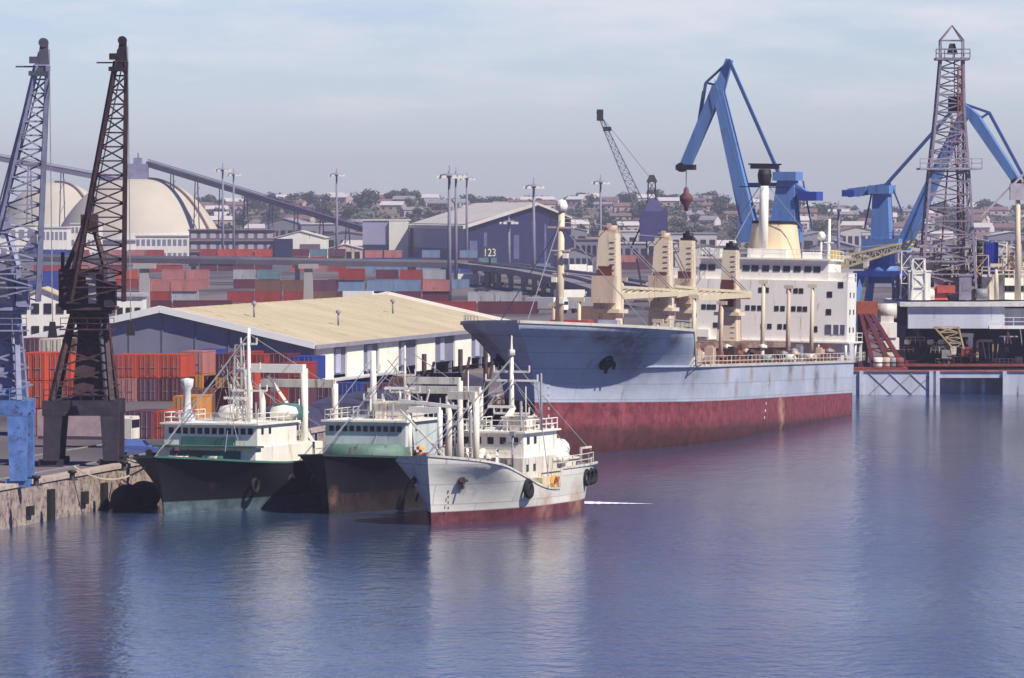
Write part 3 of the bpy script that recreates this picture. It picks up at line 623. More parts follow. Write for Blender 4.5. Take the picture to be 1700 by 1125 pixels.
def trawlers():
    # ---- black and green trawler beside the quay
    hm = hull_mat('trawler_black', (.010,.012,.016), (.09,.13,.15), .95, rust=.05, mott=.3, spot=[((-1, -1.2, 2.6), .4, (.20,.03,.04)), ((-4, 2.5, 2.4), .35, (.12,.03,.03))])
    dk = mat('deck_green', (.05,.12,.10), .8, .3, .6, rust=.3)
    t, sec, P = trawler('trawler', 'black hulled trawler with white and green wheelhouse, nearest the quay wall', 272, 429, 21, 33, 10.6,
                        lambda k: 3.6+1.0*max(0, (k-.55)/.45)**1.5, .9, hm, 4.6, green, dk, xs=(.48,.80), rake=1.6, p=(1.6,2.3))
    house(t, 'deckhouse', -22, -8.2, 8.6, 2.8, 5.0, white, None, None, 0)
    s = MB(); s.b2(-8.2,-8.08,-3.2,3.0,3.6,4.7); s.build('green_panel', green, t)
    s = MB(); s.b2(-9.2,-7.6,-4.6,4.6,4.95,5.1); s.build('bridge_deck', dk, t)
    wh = house(t, 'wheelhouse', -17, -9, 8.2, 5.0, 6.75, white, (.42,.5), 6.25, 12, roof=white)
    s = MB(); s.b2(-9.0,-8.93,-2.6,2.2,5.05,5.75); s.build('green_panel', green, wh)
    s = MB(); s.rail([(-17,-4.1,6.9),(-9,-4.1,6.9),(-9,4.1,6.9),(-17,4.1,6.9)],.8,.06,1.3); s.build('railing', white, wh)
    s = MB(); s.lathe([(.0,0),(.7,0),(.7,.3),(.35,.9),(.3,2.6),(.5,2.9),(.55,3.5),(0,3.6)], n=12); s.build('radar_pedestal', mat('grey_white', (.55,.56,.58), .6), t, loc=(-11, -3.0, 6.85))
    m = mast(t, -13, 1.6, 6.8, 14.5, .22, white, ((9.4,3.2),(11.2,2.0),(13.2,1.4))); 
    s = MB(); s.lattice((-.5,-.4,0),(-.2,-.35,6.3),.4,.45,.2,.25,7,.12,.08); s.build('lattice_mast', dirtywhite, t, loc=(-13, 1.0, 6.8))
    s = MB(); s.box((0,0,.2),(.3,2.4,.2)); s.tube((0,0,-.5),(0,0,.2),.12); s.build('radar_scanner', white, t, loc=(-12.4, .9, 8.6))
    s = MB(); s.lathe([(0,0),(1.2,.0),(1.3,.6),(1.1,1.3),(.8,1.5),(0,1.5)],n=12); s.build('funnel', green, t, loc=(-18.5, 2.6, 6.7))
    for y in (-1.2, 3.4): s = MB(); s.lathe([(0,-1.3),(.5,-1),(.7,0),(.5,1),(0,1.3)],n=10); o = s.build('life_raft', white, t, loc=(-16, y, 7.5)); o.rotation_euler = (math.pi/2, 0, 0)
    gantry(t, -20.5, 5.0, 3, 11.0, .32, white, .8); gantry(t, -26, 6.6, 2.8, 9.6, .3, dirtywhite, .4)
    s = MB(); s.bar((0,0,0),(3.5,-3.6,7.0),.32,w2=.2); s.build('boom', white, t, loc=(-24.5, 3.4, 3.4))
    clutter(t, 16, -30, -20, -3.4, 3.8, 2.8, [netorange, nettan, dirtywhite, green, darksteel])
    clutter(t, 6, -7, -3.4, -2, 2, 3.4, [darksteel, dirtywhite, green])
    wires(t, [((-13,1.6,14),(1.8,0,4.6)),((-13,1.6,14),(-26,3,9.6)),((-13,1.6,12),(-9,-4,6.9)),((-20.5,3,11),(-30,0,4))])
    for k in (.6, .75): x, h = sec(k, 2.2, 0); tyre(t, x, h+.1, 2.0, .55)
    dress(t, sec, 33, 3.6, 3.0, 13, 41, -13, 4.5)
    # ---- black trawler with green bulwark in the middle
    hm2 = hull_mat('trawler_brown', (.014,.012,.018), (.032,.019,.022), 1.6, rust=.08, mott=.35, spot=[((.2, .4, 1.2), .45, (.34,.18,.13)), ((-2.5, 2.6, .6), .8, (.20,.10,.09)), ((-9.5, 4.3, 1.4), .5, (.26,.14,.11))])
    t, sec, P = trawler('trawler', 'dark trawler with rounded pale green bulwark, between the black trawler and the white one', 546, 429, 19, 32, 9.2,
                        lambda k: 4.0+.7*max(0, (k-.5)/.5)**1.5, .8, hm2, 4.8, mat('black_cap', (.03,.05,.045), .6), dk, xs=(.5,.82), rake=1.2, p=(1.6,2.3))
    # whaleback: rounded green shelter in front of the bridge
    s = MB(); n = 18; pr = []
    for j, (rr, z) in enumerate(((3.7,3.6),(3.72,4.5),(3.5,5.0),(3.1,5.25))):
        for i in range(n+1): a = -math.pi/2+math.pi*i/n; pr.append((-7.2+rr*.9*math.cos(a)-1.5, rr*math.sin(a)*1.0, z))
    s.add(pr, [(j*(n+1)+i, j*(n+1)+i+1, (j+1)*(n+1)+i+1, (j+1)*(n+1)+i) for j in range(3) for i in range(n)], True)
    s.add([pr[3*(n+1)+i] for i in range(n+1)], [tuple(range(n+1))])
    s.build('whaleback', mat('pale_green', (.11,.19,.155), .6, .35, .6, rust=.15, streak=1), t)
    wh = house(t, 'wheelhouse', -16, -8.2, 6.9, 4.2, 7.0, mat('grey_green', (.50,.56,.54), .6, .2, .7, rust=.12, streak=1), (.38,.45), 6.45, 11, roof=white)
    s = MB(); s.rail([(-16,-3.5,7.15),(-8.2,-3.5,7.15),(-8.2,3.5,7.15),(-16,3.5,7.15)],.8,.06,1.3); s.build('railing', dirtywhite, wh)
    mast(t, -13.5, -1.3, 7.1, 12.6, .36, white, ((8.6,1.6),(11,1.2)))
    m2 = mast(t, -15, .9, 7.1, 13.0, .14, dirtywhite, ((9.2,2.6),(10.6,1.8)))
    s = MB(); s.b2(-1.4,1.4,-1.6,1.6,0,1.3); s.b2(-1.6,1.6,-1.8,1.8,1.3,1.42); s.build('upper_house', dirtywhite, t, loc=(-12.4, 1.4, 7.1))
    s = MB(); s.b2(-12,-8.5,-7.2,-3.8,4.6,6.2); 
    s = MB(); s.box((0,0,0),(.25,2.6,.2)); s.tube((0,0,-1),(0,0,0),.1); s.build('radar_scanner', white, t, loc=(-12.5, 1.4, 9.6))
    gantry(t, -20.0, 4.6, 4, 10.0, .26, dirtywhite, 1.6); gantry(t, -9.0, 2.6, 3.6, 8.0, .22, white, 5.0-.2)
    gantry(t, -27, 6.4, 3.6, 9.0, .28, dirtywhite, 0)
    s = MB(); s.b2(-3,3,-1.3,1.3,0,1.6); s.b2(-3.1,3.1,-1.4,1.4,1.6,1.7); s.build('blue_awning', mat('tarp_blue', (.05,.07,.25), .8, .3, 1), t, loc=(-19, -3.0, 4.4))
    clutter(t, 14, -30, -18, -3.4, 3.6, 3.3, [netorange, nettan, dirtywhite, rustred, darksteel])
    clutter(t, 4, -10.5, -8.5, 3.6, 4.2, 3.5, [netorange, rustred, nettan])
    wires(t, [((-15,.9,12.8),(1.6,0,4.8)),((-15,.9,12.8),(-27,2,9)),((-13.5,-1.3,12),(-8.2,-3.4,7.2)),((-15,.9,12),(-9,4.6,8))])
    for k in (.62, .8): x, h = sec(k, 2.4, 0); tyre(t, x, -h-.1, 2.2, .55)
    dress(t, sec, 32, 4.0, 3.4, 13, 43, -14, 4)
    # ---- white trawler
    hm3 = hull_mat('trawler_white', (.66,.63,.56), (.13,.035,.045), 1.0, rust=.45, mott=.2, spot=[((-1.8, 1.7, 2.9), .35, (.12,.07,.05)), ((-13, 4.2, 1.1), .7, (.34,.17,.11)), ((-20, 4.2, .9), .8, (.38,.22,.14)), ((-24, 4.1, 2.2), .5, (.36,.20,.12)), ((-1.3, -1.7, 4.2), .4, (.05,.05,.10))])
    def top3(k):
        if k > .80: return 4.35+1.0*((k-.8)/.2)
        if k > .62: return 3.1+1.25*((k-.62)/.18)
        if k > .40: return 2.15+.95*((k-.40)/.22)**2
        if k > .385: return 2.15
        return 3.7
    t, sec, P = trawler('trawler', 'small white trawler with rusty red waterline, outermost of the three moored trawlers', 716, 413.5, 21.5, 27, 8.6, top3, .75, hm3, 4.6,
                        mat('white_cap', (.6,.58,.52), .7, .2, 1, rust=.3), mat('deck_tan', (.34,.26,.18), .85, .3, .8, rust=.3), xs=(.50,.84), rake=.7, p=(1.6,2.3))
    # name-like dark draught marks at the stem, hawse pipe
    for sg, kk in ((1,.93),(-1,.93)):
        x, h = sec(kk, 3.5, 0); s = MB(); s.lathe([(.2,-.05),(.34,0),(.3,.12),(.15,.1)],n=10); s.box((0,0,.15),(.18,.8,.2)); s.bar((0,0,.12),(-.6,0,.25),.14)
        a = s.build('anchor', darksteel, t, loc=(x, sg*h, 3.4)); a.rotation_euler = Vector((.5, sg*.8, -.1)).to_track_quat('Z', 'X').to_euler()
    s = MB(); 
    for i in range(7): s.b2(.0,.02,-.05,.05,.3+i*.42,.5+i*.42)
    x, h = sec(.955, 2.5, 0); o = s.build('draught_marks', darksteel, t, loc=(x, h+.04, .9)); o.rotation_euler = (0, 0, R(55))
    x, h = sec(.66, 2.6, 0); tyre(t, x, h+.15, 2.5, .62); x, h = sec(.66, 2.6, 0); tyre(t, x-.4, h+.12, 2.3, .5)
    dh = house(t, 'deckhouse', -21, -11.2, 6.2, 2.3, 4.7, dirtywhite, (.45,.55), 3.9, 3, roof=None)
    wh = house(t, 'wheelhouse', -19.5, -12.2, 5.6, 4.7, 6.6, white, (.5,.55), 6.0, 5, roof=white, w1=5.5)
    s = MB(); s.rail([(-19.5,-2.8,6.75),(-12.2,-2.8,6.75),(-12.2,2.8,6.75),(-19.5,2.8,6.75)],.85,.07,1.2); s.rail([(-12.3,-3.2,4.7),(-10.6,-3.2,4.7),(-10.6,3.2,4.7)],.8,.06,1.2); s.build('railing', white, wh)
    s = MB(); s.b2(-1.2,1.2,-.9,.9,0,1.0); s.b2(-1.4,1.4,-1,1,1,1.1); s.build('locker', dirtywhite, t, loc=(-15, 1.3, 6.75))
    m = mast(t, -16.2, .2, 6.7, 12.5, .26, white, ((8.0,3.0),(10.6,4.4),(11.3,3.0)))
    s = MB(); s.lathe([(0,12.5),(.3,12.6),(.3,13),(.1,13.1),(.08,14.1),(0,14.2)],n=8); s.build('mast_lamp', dirtywhite, m, loc=(0,0,-6.7))
    s = MB(); s.bar((0,0,0),(-4.6,1.2,3.8),.34,w2=.28); s.build('mast_stay_leg', white, t, loc=(-11.6, -.8, 4.7))
    s = MB(); s.box((0,0,0),(.3,2.2,.2)); s.tube((0,0,-.6),(0,0,0),.1); s.build('radar_scanner', white, t, loc=(-14, .2, 8.6))
    for y in (-1.9, 2.3): mast(t, -13.0-.4*y, y, 6.7, 10.9-.3*y, .07, dirtywhite, (), 'whip_aerial')
    mast(t, -16.5, 2.6, 6.7, 11.2, .13, steel, (), 'exhaust_pipe'); mast(t, -15.5, 3.0, 6.7, 10.6, .1, steel, (), 'exhaust_pipe')
    # foredeck goalpost and poles
    gantry(t, -9.8, 2.3, 3.2, 9.6, .28, dirtywhite, -3.3+1.9)
    mast(t, -8.6, -1.1, 3.4, 8.9, .36, dirtywhite, ((8.6,1.2),), 'derrick_post')
    s = MB(); s.bar((0,0,0),(0,-5.2,.5),.3,w2=.22); s.build('boom', white, t, loc=(-8.6, -1.1, 8.7))
    s = MB(); s.bar((0,0,0),(.4,-4.6,4.6),.16); s.build('boom', dirtywhite, t, loc=(-8.0, -1.2, 3.9))
    s = MB(); s.bar((0,0,0),(3.4,1.2,-2.9),.2); s.build('ladder', white, t, loc=(-11.8, -2.3, 6.6))
    s = MB(); s.bar((0,0,0),(2.4,.9,-2.0),.2); s.build('ladder', white, t, loc=(-11.4, .9, 5.3))
    s = MB(); s.tube((0,-.9,.7),(0,.9,.7),.55,n=12); s.box((0,-1,.6),(1.2,.15,1.2)); s.box((0,1,.6),(1.2,.15,1.2)); s.build('trawl_winch', cream, t, loc=(-7.2, .3, 3.5))
    # aft works
    s = MB(); s.b2(-2.6,2.6,-1.2,1.2,0,1.2); s.b2(-2.8,2.8,-1.4,1.4,1.2,1.35); s.build('aft_house', dirtywhite, t, loc=(-20.6, 1.8, 3.0))
    s = MB(); s.lathe([(0,-2.1),(.5,-1.8),(.85,-.9),(.9,0),(.85,.9),(.5,1.8),(0,2.1)],n=12); o = s.build('life_raft', white, t, loc=(-20.8, 2.2, 5.0)); o.rotation_euler = (0, math.pi/2, 0)
    s = MB(); s.lathe([(0,-.9),(.45,-.8),(.5,0),(.45,.8),(0,.9)],n=12); o = s.build('life_raft', white, t, loc=(-19.4, 3.2, 4.4)); o.rotation_euler = (0, math.pi/2, 0)
    s = MB(); s.path([(-23.5,3.3,2.8),(-23.5,3.3,5.0),(-26,3.2,5.0),(-26.8,2.9,4.2),(-26.8,2.9,2.8)],.16); s.path([(-23.5,-3.3,2.8),(-23.5,-3.3,5.0),(-26,-3.2,5.0),(-26.8,-2.9,4.2)],.16); s.build('stern_arch', dirtywhite, t)
    for x in (-22.6,-24.4,-26.3): 
        xx, h = sec((x+27)/27.7, 3, 0); tyre(t, x, h+.12, 2.7, .55)
    s = MB(); s.b2(-1,1,-.5,.5,0,1.5); s.b2(-.7,.7,-.54,.54,.3,1.1); s.build('winch_housing', mat('yellowed_white', (.62,.52,.34), .7, .25, 1, rust=.2), t, loc=(-14.4, 3.4, 1.6))
    s = MB(); s.lathe([(.62,0),(.62,.25),(.5,.25)],n=16); s.lathe([(.42,.0),(.42,.25)],n=14); o = s.build('hose_reel', netorange, t, loc=(-15.6, 3.95, 2.6)); o.rotation_euler = (-math.pi/2, 0, 0)
    clutter(t, 10, -18, -11, 3.1, 3.5, 1.45, [dirtywhite, nettan, cream, darksteel]); clutter(t, 6, -10, -4, -2, 2, 3.5, [dirtywhite, darksteel, nettan]); clutter(t, 5, -26, -23, -2.5, 2.5, 2.9, [dirtywhite, darksteel, nettan])
    wires(t, [((-16.2,.2,12.4),(1.0,0,5.3)),((-16.2,.2,12.2),(-26,2.9,5)),((-16.2,2.3,10.7),(-15,3.9,2.2)),((-16.2,-2,10.7),(-15,-3.9,2.2)),((-8.6,-1.1,8.8),(1,0,5.3)),((-9.8,.0,9.5),(-16.2,.2,12.3))])
    dress(t, sec, 27, 3.7, 2.9, 11, 47, -16, 3.6)
    # wake / discharge foam
    foam = mat('foam', (.85,.87,.9), .6, .1, 1)
    p, q = gp(938, 833, .03), gp(1082, 836, .03); s = MB(); n = 26; vs = []
    for i in range(n+1):
        a = i/n; c = p.lerp(q, a); ww = 4.6*(1-a)**1.3*(1-.55*abs(math.sin(i*1.9)))+.12; vs += [(c.x, c.y-ww, .03), (c.x+.1, c.y+ww*.8, .03)]
    s.add(vs, [(2*i, 2*i+2, 2*i+3, 2*i+1) for i in range(n)])
    tag(s.build('foam_streak', foam), 'white streak of foam on the water behind the white trawler', 'foam', None, 'stuff')
trawlers()
def ropes():
    for a, b, dz, lab in (((X(206,438)+.2, 438.5, 3.9), (X(262,430), 431, 4.2), .3, 'pale mooring rope from the quay bollard to the black trawler bow'),
                     ((X(120,426), 427, 3.9), (X(250,430), 431.6, 4.0), 1.2, 'long slack mooring rope along the quay edge to the black trawler')):
        s = MB(); s.sag(a, b, dz, .12, 12); tag(s.build('mooring_rope', rope), lab, 'rope', 'mooring ropes')
ropes()
def quayside():
    # added dark barge standing in for the shaded quay wall before the carrier
    d = 545; t = thing('shade_fill_barge', 'added low dark barge standing in for shade along the quay under the carrier bow', 'barge', (qx(d)+3.8, d, 0), qang)
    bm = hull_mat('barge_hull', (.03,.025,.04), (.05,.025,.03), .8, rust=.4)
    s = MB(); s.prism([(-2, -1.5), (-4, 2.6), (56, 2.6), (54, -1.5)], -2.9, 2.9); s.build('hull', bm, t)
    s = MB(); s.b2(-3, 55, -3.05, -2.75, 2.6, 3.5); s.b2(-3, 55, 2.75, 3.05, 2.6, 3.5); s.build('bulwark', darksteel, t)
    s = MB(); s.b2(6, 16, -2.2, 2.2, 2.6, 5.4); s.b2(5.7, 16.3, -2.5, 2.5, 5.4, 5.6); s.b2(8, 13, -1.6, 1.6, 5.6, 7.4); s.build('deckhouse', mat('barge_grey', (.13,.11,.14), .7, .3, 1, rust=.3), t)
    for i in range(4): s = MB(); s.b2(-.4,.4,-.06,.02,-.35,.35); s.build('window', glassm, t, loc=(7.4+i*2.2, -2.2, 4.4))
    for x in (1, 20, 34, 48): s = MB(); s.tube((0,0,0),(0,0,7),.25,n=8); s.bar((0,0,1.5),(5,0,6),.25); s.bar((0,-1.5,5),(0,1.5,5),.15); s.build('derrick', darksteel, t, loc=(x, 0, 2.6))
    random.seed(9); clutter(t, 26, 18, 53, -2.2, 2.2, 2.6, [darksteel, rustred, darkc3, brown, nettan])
    for i, (px, py, dd) in enumerate(((212, 838, 0), (238, 832, 1))):  # added black fenders stand in for the shade between quay and trawler
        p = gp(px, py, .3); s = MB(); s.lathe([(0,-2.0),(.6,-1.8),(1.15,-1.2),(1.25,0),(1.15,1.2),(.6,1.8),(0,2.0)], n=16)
        o = s.build('shade_fill_fender', rubber, loc=(p.x, p.y, .75)); o.rotation_euler = (math.pi/2, 0, qang-math.pi/2+.0); tag(o, ('added black floating fender standing in for shade on the quay wall, nearer one', 'added black floating fender standing in for shade beside the black trawler bow')[i], 'fender', 'added floating fenders filling the quay shade')
    # added tarpaulin covered piles on pallets, standing in for the dark shaded apron
    spots = [(560, 700, 3, 'added dark tarpaulin covered stand-in pile nearest the left gantry'), (610, 690, 4, 'added dark stand-in pile in front of the warehouse doors'), (655, 683, 3, 'added dark stand-in pile behind the middle trawler masts'), (690, 672, 3.4, 'added dark stand-in pile before the warehouse corner post'), (725, 664, 3, 'added dark stand-in pile near the carrier bow'), (760, 655, 3.2, 'added dark stand-in pile beneath the carrier flare'), (480, 712, 3, 'added dark stand-in pile beside the blue container')]
    for px, py, w, lab in spots:
        p = gp(px, py); t = thing('shade_fill_pile', lab, 'cargo pile', (p.x, p.y, 3.005), random.uniform(-.4,.4), 'added covered piles filling the dark apron'); s = MB(); s.frust((0,0), w, 2.2, w*.82, 1.7, .15, 1.9); s.frust((0,0), w*.82, 1.7, w*.3, .4, 1.9, 2.5); s.build('tarpaulin', tarp, t); s = MB(); s.b2(-w,w,-2.3,2.3,0,.14); s.build('pallet', brown, t)
darkc3 = mat('dark_gear', (.05,.045,.06), .7, .3, 1); tarp = mat('tarpaulin', (.045,.045,.09), .8, .3, 1)
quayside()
# ------------------------------------------------------------------ rail mounted quay cranes on the left
def quay_crane(label, px0, d, m, m2, mb, zt, tipx, g0, g1, jx, headm, flip=1):
    """px0 centre, d depth of front legs; zt tip z; g0/g1 left/right gantry leg px"""
    s_ = F/d; x0 = X(px0, d)
    t = thing('quay_crane', label, 'crane', (x0, d+3.2, 3), 0)
    def lx(px): return (px-px0)/s_
    def lz(py): return Z(py, d)-3
    zp = lz(690); zq = lz(665)
    for sx_ in (g0, g1):
        for y in (-3.2, 3.2):
            s = MB(); x = lx(sx_); s.frust((x, y), .62, .5, .75, .6, .5, zp, dx=-x*.06, dy=-y*.1); s.box((x, y, .3), (2.0, .6, .6)); s.tube((x-.6,y-.2,.3),(x-.6,y+.2,.3),.32,n=10); s.tube((x+.6,y-.2,.3),(x+.6,y+.2,.3),.32,n=10); s.build('gantry_leg', mb, t)
    s = MB()
    for y in (-3.0, 3.0): s.b2(lx(g0)-.7, lx(g1)+.7, y-.5, y+.5, zp, zq)
    for x in (lx(g0), lx(g1)): s.b2(x-.5, x+.5, -2.49, 2.49, zp+.1, zq-.1)
    s.b2(lx(g0)+.5, lx(g1)-.5, -2.48, 2.48, zq-.25, zq-.12); s.rail([(lx(g0)-.6,-3.4,zq),(lx(g1)+.6,-3.4,zq)],.9,.07,1); s.build('portal', mb, t)
    zs = lz(522)
    for sx_ in (-1, 1):
        for y in (-2.6, 2.6):
            s = MB(); s.bar((lx(g0) if sx_ < 0 else lx(g1), y, zq), (sx_*1.3, y*.35, zs), .42, w2=.34); s.build('pylon_leg', m, t)
    s = MB(); s.frust((0,0), 1.35, 1.35, .85, .85, zq, zs-1.6); s.frust((0,0), .85, .85, 1.15, 1.15, zs-1.6, zs); s.lathe([(1.9, zs),(1.9, zs+.35),(1.5, zs+.4),(1.5, lz(510)-.24)], n=18)
    for i in range(5):
        a = i/5; s.bar((-2.6+1.2*a, -1.6+.8*a, zq+(zs-zq)*a), (2.6-1.4*a, -1.6+.7*a, zq+(zs-zq)*(a+.18)), .16); s.bar((2.6-1.2*a, -1.6+.8*a, zq+(zs-zq)*a), (-2.6+1.4*a, -1.6+.7*a, zq+(zs-zq)*(a+.18)), .16)
    s.build('slewing_column', m, t)
    s = MB(); s.rail([(-2.2,-2.2,zs-1.2),(2.2,-2.2,zs-1.2)],.9,.06,1); s.b2(-2.3,2.3,-2.3,-1.2,zs-1.3,zs-1.2); s.build('access_platform', m, t)
    z0, z1 = lz(510), lz(447); wdt = 2.35
    s = MB(); s.b2(-wdt, wdt*.55, -2.2, 3.0, z0, z1); s.b2(-wdt-.2, wdt*.95, -2.4, 3.2, z0-.25, z0); s.b2(-wdt+.2,-wdt+.5,-2.3,-2.2,z1,z1+1.4); s.build('machinery_house', m, t)
    s = MB(); s.b2(wdt*.6, wdt*1.0, -2.6, -.8, z0+.1, z0+2.1); s.build('operator_cab', m2, t)
    s = MB(); s.b2(.1,.75,-2.26,-2.2,z0+.3,z1-.3); s.b2(-.1,.4,-2.27,-2.2,z1-1.2,z1-.5); s.build('door', mat('worn_grey', (.42,.38,.38), .7, .3, 1), t)
    zh = lz(380); s = MB()
    for sx_ in (-1, 1): s.bar((sx_*1.3,.6,z1),(-.2+sx_*.5,1.8,zh),.34); s.bar((sx_*1.3,2.8,z1),(-.2+sx_*.5,1.8,zh),.28)
    s.b2(-.8,.6,1.2,2.3,zh-.2,zh+1.2); s.bar((-1.8,-1,z1),(.4,1.5,zh+2.6),.3); s.build('a_frame', m, t)
    jb = lz(500); c0 = Vector((lx(jx), -2.0, jb)); c1 = Vector((lx(tipx), -7.5, zt-3-1.6)); ax = (c1-c0).normalized()
    s = MB(); s.lattice(c0, c1, 2.15, .75, .42, .4, 17, .3, .12); 
    o = s.build('jib', m, t)
    hd = MB(); hd.frust((c1.x, c1.y), .5, .45, .28, .3, c1.z-.8, c1.z+1.6, dx=.15); hd.box((c1.x-.55, c1.y, c1.z+.4), (.8,.8,.5)); hd.box((c1.x-.5, c1.y, c1.z-.6), (1.0,.9,.35)); hd.bar((c1.x-2.0, c1.y, c1.z-.1),(c1.x, c1.y, c1.z-.1),.12); hd.tube((c1.x+.1,c1.y-.4,c1.z+1.7),(c1.x+.1,c1.y+.4,c1.z+1.7),.36,n=12); hd.build('jib_head', headm, o)
    for dx in (-.3, .3): s = MB(); s.bar((c1.x+dx, c1.y+.5, c1.z+1), (-.2+dx, 1.8, zh+1), .09); s.build('luffing_cable', steel, t)
    s = MB(); s.bar((c1.x+.55, c1.y-.2, c1.z+1.2), (c1.x+.75, c1.y-.2, z0-1), .07); s.build('hoist_cable', steel, t)
    s = MB(); s.frust((c1.x+.75, c1.y-.2), .35, .35, .2, .2, z0-2.2, z0-1); s.build('hook_block', black, t)
    return t
darkc = mat('crane_dark_brown', (.05,.03,.032), .65, .35, .9, rust=.45, rcol=(.10,.045,.05))
darkc2 = mat('crane_dark_base', (.035,.028,.042), .65, .35, .9, rust=.2, rcol=(.10,.05,.06))
quay_crane('dark rusty lattice jib crane standing over the quay edge on four legs', 143, 445, darkc, darkc2, darkc2, Z(72, 445), 208, 84, 184, 160, black)
bluegrey = mat('crane_blue_grey', (.24,.25,.35), .6, .3, .8, rust=.15, rcol=(.09,.05,.06))
quay_crane('blue grey lattice jib crane with bright blue legs at the left edge of the quay', -6, 412, bluegrey, bluegrey, mat('portal_blue', (.09,.18,.42), .6, .4, .8, rust=.3, rcol=(.05,.05,.12)), Z(76, 412), 79, -52, 30, 14, mat('head_dark_grey', (.07,.07,.10), .6, .3, 1))
# ------------------------------------------------------------------ blue level luffing cranes and other cranes
def poly_crane(name, label, d, base, base_m):
    t = thing(name, label, 'crane', (X(base, d), d, 3))
    s_ = F/d
    def P(px, py, y=0): return Vector(((px-base)/s_, y, Z(py, d)-3))
    return t, P, s_
def luffing(label, d, base, pts, mirror):
    t, P0, s_ = poly_crane('luffing_crane', label, d, base, blue); t.rotation_euler.z = -R(22)
    def P(px, py, y=0): v = P0(px, py, y); v.x /= math.cos(R(22)); return v
    g = pts; B = lambda nm, m=blue, par=t: (lambda s: s.build(nm, m, par))
    w = 1.0
    # portal
    for sx_ in (-1, 1):
        for y in (-4.5, 4.5):
            s = MB(); s.bar((sx_*4.8, y, 0), (sx_*2.4, y*.5, 12), 1.0, w2=.8); s.box((sx_*4.8, y, .4), (2.6,.9,.8)); s.build('gantry_leg', blue, t)
    s = MB(); 
    for y in (-3.7, 3.7): s.box((0, y, 5.2), (8.2,.7,.9)); s.build('portal_beam', blue, t); s = MB()
    s.b2(-3.4,3.4,-3,3,11.8,12.6); s.build('portal', deepblue, t)
    zt = P(*g['house'][0]).z
    s = MB(); s.lathe([(2.1,12.6),(2.1,13.2),(1.6,13.3),(1.5,max(13.5,zt-.1))], n=20); s.build('slewing_column', blue, t)
    (hx0, hy0), (hx1, hy1) = g['house']; a = P(hx0, hy0); b = P(hx1, hy1)
    s = MB(); s.b2(a.x, b.x, -2.6, 2.6, a.z, b.z); s.rail([(a.x,-2.6,b.z),(b.x,-2.6,b.z)],.9,.08,1.5); s.build('machinery_house', blue, t)
    # tower
    (tb, tt, w0, w1) = g['tower']; a = P(*tb); b = P(*tt)
    s = MB(); s.bar(a, b, 2.4, w0, 1.8, w1, up=(1,0,0)); s.b2(b.x-w1*.7, b.x+w1*.7, -1.5, 1.5, b.z-.3, b.z+.9); s.build('tower', blue, t)
    # boom
    (ba, bb, w0, w1) = g['boom']; s = MB(); s.bar(P(*ba), P(*bb), 1.7, w0, 1.1, w1, up=(1,0,0)); s.build('boom', blue, t)
    # fly jib
    fl = g['fly']; s = MB()
    for (p, q, w0, w1) in fl: s.bar(P(*p), P(*q), max(.5, w0*.8), w0, max(.5, w1*.8), w1, up=(1,0,0))
    s.build('fly_jib', blue, t)
    for (p, q, w0) in g['ties']:
        s = MB(); s.bar(P(*p, .5), P(*q, .5), w0); s.build('tie_bar', mat('dull_blue', (.06,.11,.28), .5, .2, .5), t)
    for (p, q, w0) in g['ties2']:
        s = MB(); s.bar(P(*p, -.6), P(*q, -.6), w0); s.build('back_stay', mat('dull_blue', (.06,.11,.28), .5, .2, .5), t)
    ca = g['cw']; s = MB()
    for (p, q, w0, w1) in ca[:-1]: s.bar(P(*p), P(*q), 1.2, w0, 1.2, w1, up=(1,0,0))
    (x0, y0), (x1, y1) = ca[-1]; a, b = P(x0, y0), P(x1, y1); o = s.build('counterweight_arm', blue, t)
    s = MB(); s.b2(a.x, b.x, -1.4, 1.4, b.z, a.z); s.build('counterweight', deepblue, o)
    tp = P(*g['tip']); s = MB(); s.tube((tp.x-.2, -.6, tp.z), (tp.x-.2, .6, tp.z), .65, n=12); s.box((tp.x+.4, 0, tp.z), (2.6, 1.3, .75)); s.build('jib_head', black, t)
    s = MB(); s.rail([P(*ba, -1.3)+Vector((1,0,0)), P(*bb, -1.0)], .7, .06, 3); s.build('walkway_rail', blue, t)
    return t, P
tA, PA = luffing('tall bright blue luffing crane with folded jib, rising behind the ship funnel', 745, 1285, dict(
    house=((1236, 402), (1322, 372)), tower=((1303, 375), (1307, 296), 3.6, 2.4), boom=((1250, 395), (1192, 140), 2.1, 1.5),
    fly=[((1212, 98), (1194, 152), .9, 1.5), ((1194, 145), (1139, 276), 1.6, 1.4)],
    ties=[((1210, 100), (1171, 136), .3), ((1171, 136), (1196, 142), .3), ((1171, 136), (1160, 205), .35), ((1167, 150), (1150, 262), .3), ((1236, 306), (1300, 306), .5), ((1330, 300), (1345, 380), .2)],
    ties2=[((1213, 98), (1295, 288), .42), ((1318, 300), (1332, 385), .18)], cw=[((1295, 290), (1336, 322), .8, 1.0), ((1300, 306), (1350, 328), .5, .9), ((1328, 318), (1359, 333))], tip=(1136, 277)), 1)
s = MB(); s.path([PA(1141, 280), PA(1141, 312)], .1); s.build('hoist_cable', steel, tA)
s = MB(); p = PA(1141, 330); s.lathe([(0, p.z+1.8),(.35,p.z+1.4),(.4,p.z+.9),(.95,p.z+.3),(.95,p.z-.2),(.35,p.z-1.0),(.3,p.z-1.6),(0,p.z-1.7)], c=(p.x, 0), n=10); s.build('grab', mat('grab_maroon', (.14,.05,.06), .7, .3, 1), tA)
